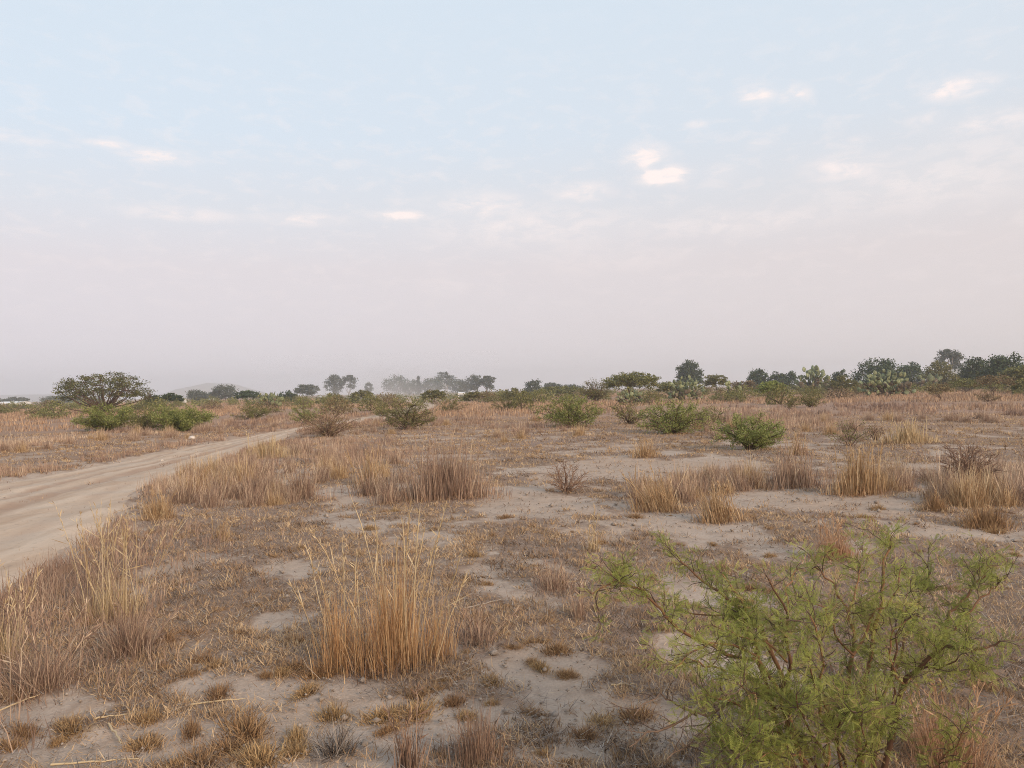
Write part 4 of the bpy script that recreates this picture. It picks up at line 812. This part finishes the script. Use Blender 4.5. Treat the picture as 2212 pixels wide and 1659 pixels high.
# small tan cushions on the bare soil, alike but for their place
rngc = np.random.default_rng(9); cush = []
for s_ in range(6):
    g = GB(); g.add(tuft(rngc, 420, .085, .10, 1.0, .0035, 1.4, 2, .12, .35, None, 9, .8, .9)); g.add(tuft(rngc, 50, .12, .08, .6, .003, 1.4, 2, .1, .4, None, 9, .8, .9)); g.add(tuft(rngc, 120, .05, .10, 1.25, .004, 1.2, 2, .1, .5, None, 9, .8, .9)); cush.append(g.mesh('cushion_tuft', MAT['cushion']))
spots = [(830, 1545, 1.0), (1205, 1405, 1.3), (1400, 1440, 1.2), (1060, 1475, 1.0), (320, 1545, 1.3), (310, 1600, 1.0), (470, 1495, 1.2), (530, 1575, 1.5), (490, 1610, 1.5), (640, 1440, 1.2), (660, 1490, 1.3), (720, 1540, 1.3), (900, 1500, 1.1), (980, 1515, 1.0),
         (1150, 1540, .9), (50, 1570, 1.2), (20, 1600, 1.0), (150, 1560, 1.1), (1235, 1650, .8), (560, 1310, 1.0), (480, 1320, 1.1), (400, 1370, 1.1), (520, 1365, 1.2), (440, 1420, 1.2), (360, 1440, 1.1), (700, 1450, 1.3), (1160, 1390, 1.0),
         (1380, 1455, 1.0), (1540, 1180, 1.0), (1420, 1195, 1.0), (1620, 1270, 1.2), (1600, 1300, 1.0), (2140, 1270, 1.3), (2120, 1480, 1.4), (2180, 1500, 1.3), (430, 1640, 1.6), (380, 1650, 1.3), (560, 1640, 1.2), (640, 1620, 1.0), (1300, 1560, .9), (1120, 1330, 1.1), (1040, 1360, 1.0)]
for _ in range(150):
    px_, py_ = rngc.uniform(0, 2212), 1100 + 540 * rngc.random() ** 1.4
    spots.append((px_, py_, rngc.uniform(.35, 1.3)))
for (px_, py_, s_) in spots:
    x_, y_ = gp(px_, py_)
    if road_in(x_, y_) > -.15: continue
    link('cushion_tuft', cush[int(rngc.integers(6))], kind=None, loc=(x_, y_, float(gz(x_, y_))), rz=rngc.uniform(0, 6.28), scale=(s_ * rngc.uniform(.7, 1.7), s_ * rngc.uniform(.7, 1.3), s_ * rngc.uniform(.45, 1.0)),
         label='small tan cushion of dry grass hugging the bare soil', cat='grass tuft', group='small tan cushions on the soil')
# thin purplish tufts standing through the scrub
tufts = []
for s_ in range(8):
    g = GB(); g.add(tuft(rngc, 460, .45, .30, .32, .005, 1.5, 3, .05, .3, None, 9, .8, .8)); V, F, A = tuft(rngc, 16, .62, .26, .35, .007, 1.5, 3, .03, .7, None, 9, .8, .8); g.add((V, F, A * .2 + .8)); g.add(tuft(rngc, 150, .16, .3, 1.0, .007, 1.3, 2, .1, .3, None, 9, .8, .9)); tufts.append(g.mesh('grass_tuft', MAT['thin_grass' if s_ < 6 else 'straw']))
cnt = 0
while cnt < 260:
    px_ = rngc.uniform(-60, 2270); py_ = 905 + 190 * rngc.random() ** 1.25; x_, y_ = gp(px_, py_)
    if road_in(x_, y_) > -.3: continue
    cvv = float(cover(np.array([x_]), np.array([y_]))[0])
    if cvv < .5 or fbm(np.array([x_ * .25]), np.array([y_ * .12]), 81, 3)[0] < .47: continue
    s_ = rngc.uniform(.55, 1.15)
    link('grass_tuft', tufts[int(rngc.integers(8))], loc=(x_, y_, float(gz(x_, y_))), rz=rngc.uniform(0, 6.28), scale=(s_ * 1.2, s_ * 1.2, s_), label='thin brownish dry grass tuft standing in the open scrub', cat='grass tuft', group='thin dry tufts in the scrub'); cnt += 1

# ------------------------------------------------------------------ ground cover nobody could count
rng = np.random.default_rng(123)
def scatter(n, r0_, r1_, power=1.0, half=50):
    r_ = r0_ * (r1_ / r0_) ** (rng.random(n) ** power); a = rng.uniform(-half, half, n) * math.pi / 180; return r_ * np.sin(a), r_ * np.cos(a), r_
# short mats of prostrate grass
x_, y_, r_ = scatter(40000, 2.3, 42, 1.0); cvv = cover(x_, y_); nn = fbm(x_ * 2.6, y_ * 2.6, 91, 4)
k_ = ((rng.random(len(x_)) < .13) & (nn > .47)) | (cvv + rng.normal(size=len(x_)) * .12 > .36) & (nn + (cvv - .5) * .7 > .37 + .12 * rng.random(len(x_))) & (road_in(x_, y_) < -.05); x_, y_, r_ = x_[k_], y_[k_], r_[k_]
m_ = 11; bx = np.repeat(x_, m_); by = np.repeat(y_, m_); br = np.repeat(r_, m_); sp = .022 + .004 * br
bx = bx + rng.normal(size=len(bx)) * sp; by = by + rng.normal(size=len(by)) * sp; base = np.stack([bx, by, gz(bx, by) + .002], 1); n_ = len(bx)
hue = np.clip(np.repeat(fbm(x_ * 1.2, y_ * 1.2, 95, 3), m_) * 1.2 - .06 + rng.normal(size=n_) * .22, 0, 1)
t_ = blades(base, rng.uniform(0, 6.28, n_), rng.uniform(.022, .065, n_) * (1 + br * .03), np.clip(rng.normal(.95, .35, n_), .1, 1.4), .0028 + .0007 * br, rng, 1, 1.0, 0, hue)
link('dry_grass_mats', mesh_np('dry_grass_mats', t_[0], t_[1], {'rnd': t_[2]}, MAT['mat_grass']), kind='stuff', label='short tan grass mats spread over the foreground soil', cat='grass'); print('mats', n_)
x_, y_, r_ = scatter(9600, 2.3, 30, .85); cvv = cover(x_, y_); nn = fbm(x_ * 1.5, y_ * 1.5, 92, 3)
k_ = (cvv + rng.normal(size=len(x_)) * .10 > .46) & (nn > .42) & (road_in(x_, y_) < -.1); x_, y_, r_ = x_[k_], y_[k_], r_[k_]; nc = len(x_); m_ = 24
sz_ = np.repeat(rng.uniform(.6, 1.5, nc), m_); n_ = nc * m_; aa = rng.uniform(0, 6.28, n_); ro = np.abs(rng.normal(size=n_)) * .045 * sz_; br = np.repeat(r_, m_)
bx = np.repeat(x_, m_) + ro * np.cos(aa); by = np.repeat(y_, m_) + ro * np.sin(aa); hue = np.clip(np.repeat(rng.uniform(.35, 1.0, nc), m_) + rng.normal(size=n_) * .18, 0, 1)
t_ = blades(np.stack([bx, by, gz(bx, by) + .002], 1), aa + rng.normal(size=n_) * .7, rng.uniform(.03, .07, n_) * sz_ * (1 + br * .014), np.clip(.75 + ro / .05 * .4 + rng.normal(size=n_) * .3, .15, 1.42), .003 + .0006 * br, rng, 2, 1.5, .16, hue)
link('curled_grass', mesh_np('curled_grass', t_[0], t_[1], {'rnd': t_[2]}, MAT['mat_grass']), kind='stuff', label='curled tan grass rosettes crowding the foreground soil', cat='grass')
# dead stems and flakes lying flat
x_, y_, r_ = scatter(130000, 2.3, 20, 1.0); cvv = cover(x_, y_); k_ = (rng.random(len(x_)) < cvv * 1.15 - .02) & (road_in(x_, y_) < 0); x_, y_, r_ = x_[k_], y_[k_], r_[k_]; n_ = len(x_)
base = np.stack([x_, y_, gz(x_, y_) + rng.uniform(.004, .02, n_)], 1)
t_ = blades(base, rng.uniform(0, 6.28, n_), rng.uniform(.03, .13, n_), rng.uniform(1.25, 1.45, n_), .0022 + .0006 * r_, rng, 1)
link('straw_litter', mesh_np('straw_litter', t_[0], t_[1], {'rnd': t_[2]}, MAT['grey_twig']), kind='stuff', label='grey brown stem litter lying over the soil', cat='litter')
# thin standing grass of the middle plain, in drifts
x_, y_, r_ = scatter(42000, 11.5, 60, .75); nn = fbm(x_ * .22, y_ * .10, 81, 4); cvv = cover(x_, y_); n3 = fbm(x_ * 1.3, y_ * .9, 83, 3)
k_ = (n3 > .49) & (nn > .46 + .10 * rng.random(len(x_)) - .05 * sstep(20, 50, r_)) & (cvv > .45) & (road_in(x_, y_) < -.2); x_, y_, r_ = x_[k_], y_[k_], r_[k_]; nn = nn[k_]
m_ = 9; bx = np.repeat(x_, m_) + rng.normal(size=len(x_) * m_) * .07; by = np.repeat(y_, m_) + rng.normal(size=len(x_) * m_) * .07; br = np.repeat(r_, m_); n_ = len(bx)
hh = np.repeat((.10 + .30 * np.clip(nn - .42, 0, .4) / .4) * rng.uniform(.5, 1.6, len(x_)) * (.65 + .35 * sstep(11, 20, r_)), m_) * rng.uniform(.35, 1.25, n_)
hue = np.clip(np.repeat(fbm(x_ * .5, y_ * .3, 97, 3), m_) * 1.4 - .2 + rng.normal(size=n_) * .2, 0, 1)
t_ = blades(np.stack([bx, by, gz(bx, by)], 1), rng.uniform(0, 6.28, n_), hh, np.abs(rng.normal(size=n_)) * .3, .0019 + .00042 * br, rng, 2, 1.5, .05, hue)
link('thin_dry_grass', mesh_np('thin_dry_grass', t_[0], t_[1], {'rnd': t_[2]}, MAT['thin_grass']), kind='stuff', label='thin brownish standing grass in drifts over the plain', cat='grass'); print('thin', n_)
# far grass
x_, y_, r_ = scatter(48000, 45, 330, .75); k_ = road_in(x_, y_) < -.3; x_, y_, r_ = x_[k_], y_[k_], r_[k_]; nn = fbm(x_ * .06, y_ * .04, 99, 3)
k_ = nn > .42; x_, y_, r_ = x_[k_], y_[k_], r_[k_]; m_ = 5; bx = np.repeat(x_, m_) + rng.normal(size=len(x_) * m_) * .2; by = np.repeat(y_, m_) + rng.normal(size=len(x_) * m_) * .2; br = np.repeat(r_, m_); n_ = len(bx)
t_ = blades(np.stack([bx, by, gz(bx, by)], 1), rng.uniform(0, 6.28, n_), rng.uniform(.12, .42, n_), np.abs(rng.normal(size=n_)) * .35, .02 + .0005 * br, rng, 1)
link('field_grass', mesh_np('field_grass', t_[0], t_[1], {'rnd': t_[2]}, MAT['field_grass']), kind='stuff', label='tan dry grass covering the far fields', cat='grass'); print('far', n_)
# grass verge along both road edges
yv_ = 3 + 42 * rng.random(4200) ** 1.5; l_, rr2 = road_edges(yv_); side = rng.random(4200) < .8; off = np.abs(rng.normal(size=4200)) * .55 + .05
xv_ = np.where(side, rr2 + off, l_ - off); k_ = (road_in(xv_, yv_) < -.02) & (fbm(xv_ * .8, yv_ * .8, 141, 3) > .46); xv_, yv_ = xv_[k_], yv_[k_]; m_ = 14; bx = np.repeat(xv_, m_) + rng.normal(size=len(xv_) * m_) * .06; by = np.repeat(yv_, m_) + rng.normal(size=len(xv_) * m_) * .06; n_ = len(bx)
hue = np.clip(np.repeat(rng.random(len(xv_)), m_) * .6 + rng.random(n_) * .4, 0, 1)
t_ = blades(np.stack([bx, by, gz(bx, by)], 1), rng.uniform(0, 6.28, n_), np.repeat(rng.uniform(.05, .22, len(xv_)), m_) * rng.uniform(.5, 1.3, n_), np.abs(rng.normal(size=n_)) * .5, .0035 + .0004 * by, rng, 2, 1.5, .04, hue)
link('verge_grass', mesh_np('verge_grass', t_[0], t_[1], {'rnd': t_[2]}, MAT['thin_grass']), kind='stuff', label='dry verge grass along the dirt road edges', cat='grass')
# clods and grit
n_ = 9000; x_, y_, r_ = scatter(n_, 2.3, 18); s_ = rng.uniform(.003, .011, n_) * (1 + r_ * .06) * (1 + 1.2 * (rng.random(n_) < .05)); octa = np.array([(1, 0, 0), (-1, 0, 0), (0, 1, 0), (0, -1, 0), (0, 0, .7), (0, 0, -.7)], float)
V = np.stack([x_, y_, gz(x_, y_) + s_ * .4], 1)[:, None, :] + octa[None] * s_[:, None, None] * rng.uniform(.6, 1.3, (n_, 6, 1)); f_ = np.array([(0, 2, 4), (2, 1, 4), (1, 3, 4), (3, 0, 4), (2, 0, 5), (1, 2, 5), (3, 1, 5), (0, 3, 5)])
link('soil_clods', mesh_np('soil_clods', V.reshape(-1, 3), (f_[None] + (np.arange(n_) * 6)[:, None, None]).reshape(-1, 3), None, MAT['clod']), kind='stuff', label='small soil clods and grit on the bare ground', cat='clods')

# ------------------------------------------------------------------ single small things
import bmesh
def rock(label, px_, py_, size, seed):
    rg = np.random.default_rng(seed); bm = bmesh.new(); bmesh.ops.create_icosphere(bm, subdivisions=3, radius=1)
    for v in bm.verts:
        q = v.co; s_ = 1 + .35 * (float(vnoise(np.array([q.x * 1.7 + seed]), np.array([q.y * 1.7 + q.z * 2.3]), seed)[0]) - .5); v.co = Vector((q.x * s_ * 1.1, q.y * s_ * .9, q.z * s_ * .8)) * size
    me = bpy.data.meshes.new('rock'); bm.to_mesh(me); bm.free(); me.materials.append(MAT['pale_rock']); x_, y_ = gp(px_, py_); link('rock', me, loc=(x_, y_, float(gz(x_, y_)) + size * .45), rz=rg.uniform(0, 6), label=label, cat='rock')
rock('pale boulder on the verge below the dark rounded bush', 415, 950, .12, 4); rock('small pale stone on the far road edge', 350, 990, .05, 5)
sticks = [(412, 1519, 530, 1507, 'longest pale straw stalk lying on the bare soil'), (110, 1652, 300, 1640, 'pale stalk lying at the bottom edge of the foreground'), (0, 1535, 85, 1505, 'broken stalk lying by the left straw clump'), (230, 1395, 285, 1350, 'stalk end poking from the brownish straw mound'),
          (1320, 1487, 1370, 1484, 'short straw stick on bare soil left of the big bush'), (1180, 1275, 1245, 1270, 'thin straw stick lying among short mats'), (1000, 1330, 1085, 1310, 'grey stick resting in the tangle of dead stalks'), (205, 1550, 290, 1535, 'faded stalk lying between tan cushions'),
          (235, 1560, 262, 1605, 'thin stalk lying across litter near the left corner'), (1550, 1225, 1650, 1262, 'white weathered stick lying beyond the big bush'), (1262, 1620, 1300, 1638, 'dark twig lying on the bare soil near the bush foot')]
for q, (x0, y0, x1, y1, lb) in enumerate(sticks):
    p0 = gp(x0, y0); p1 = gp(x1, y1); mb = MB(); n_ = 8; t_ = np.linspace(0, 1, n_); P = np.stack([p0[0] + (p1[0] - p0[0]) * t_, p0[1] + (p1[1] - p0[1]) * t_, np.zeros(n_)], 1); P[1:-1, :2] += rng.normal(size=(n_ - 2, 2)) * .006
    P[:, 2] = gz(P[:, 0], P[:, 1]) + .018; o_ = P[0].copy(); dk = 'dark' in lb or 'grey' in lb
    mb.tube(P - o_, np.linspace(.0055, .003, n_) * (1.2 if p0[1] > 5 else 1), 5, .8); link('fallen_stalk', mb.mesh('fallen_stalk', MAT['grey_twig' if dk else 'straw_pale'], True), loc=tuple(o_), label=lb, cat='stalk')

# ------------------------------------------------------------------ air: haze box and the dust behind a vehicle
def box(name, x0, x1, y0, y1, z0, z1, mat):
    V = [(x, y, z) for x in (x0, x1) for y in (y0, y1) for z in (z0, z1)]; me = bpy.data.meshes.new(name)
    me.from_pydata(V, [], [(0, 1, 3, 2), (4, 6, 7, 5), (0, 4, 5, 1), (2, 3, 7, 6), (0, 2, 6, 4), (1, 5, 7, 3)]); me.materials.append(mat); me.update(); return me
hm = bpy.data.materials.new('haze_air'); hm.use_nodes = True; t = hm.node_tree; t.nodes.clear(); pv = N(t, 'ShaderNodeVolumePrincipled'); pv.inputs['Color'].default_value = (.975, .985, 1.0, 1)
pv.inputs['Density'].default_value = .0006; pv.inputs['Anisotropy'].default_value = .6; ou = N(t, 'ShaderNodeOutputMaterial'); t.links.new(pv.outputs[0], ou.inputs['Volume'])
link('haze', box('haze', -2500, 2500, -2500, 2500, -2.5, 56, hm), kind='stuff', label='pale even haze over the whole plain', cat='haze')

dm = bpy.data.materials.new('dust_air'); dm.use_nodes = True; t = dm.node_tree; t.nodes.clear(); pv = N(t, 'ShaderNodeVolumePrincipled'); pv.inputs['Color'].default_value = (.96, .93, .90, 1); pv.inputs['Anisotropy'].default_value = .4
tcx = N(t, 'ShaderNodeTexCoord'); nn_ = noise(t, tcx.outputs['Object'], .09, 3, .55); ln = N(t, 'ShaderNodeVectorMath', operation='LENGTH'); mpn = N(t, 'ShaderNodeMapping'); mpn.inputs['Scale'].default_value = (1 / 24, 1 / 14, 1 / 9); t.links.new(tcx.outputs['Object'], mpn.inputs[0]); t.links.new(mpn.outputs[0], ln.inputs[0])
fall = maprange(t, ln.outputs['Value'], 1.0, .15); dens = math_(t, 'MULTIPLY', math_(t, 'MULTIPLY', fall, fall), math_(t, 'MULTIPLY', maprange(t, nn_, .35, .7), .14)); t.links.new(dens, pv.inputs['Density'])
ou = N(t, 'ShaderNodeOutputMaterial'); t.links.new(pv.outputs[0], ou.inputs['Volume'])
(dx, dy), _ = at_dist(835, 165); link('dust_cloud', box('dust_cloud', -24, 24, -14, 14, -.5, 9, dm), loc=(dx, dy, .3), kind='stuff', label='pale dust hanging over the far end of the dirt road', cat='dust')
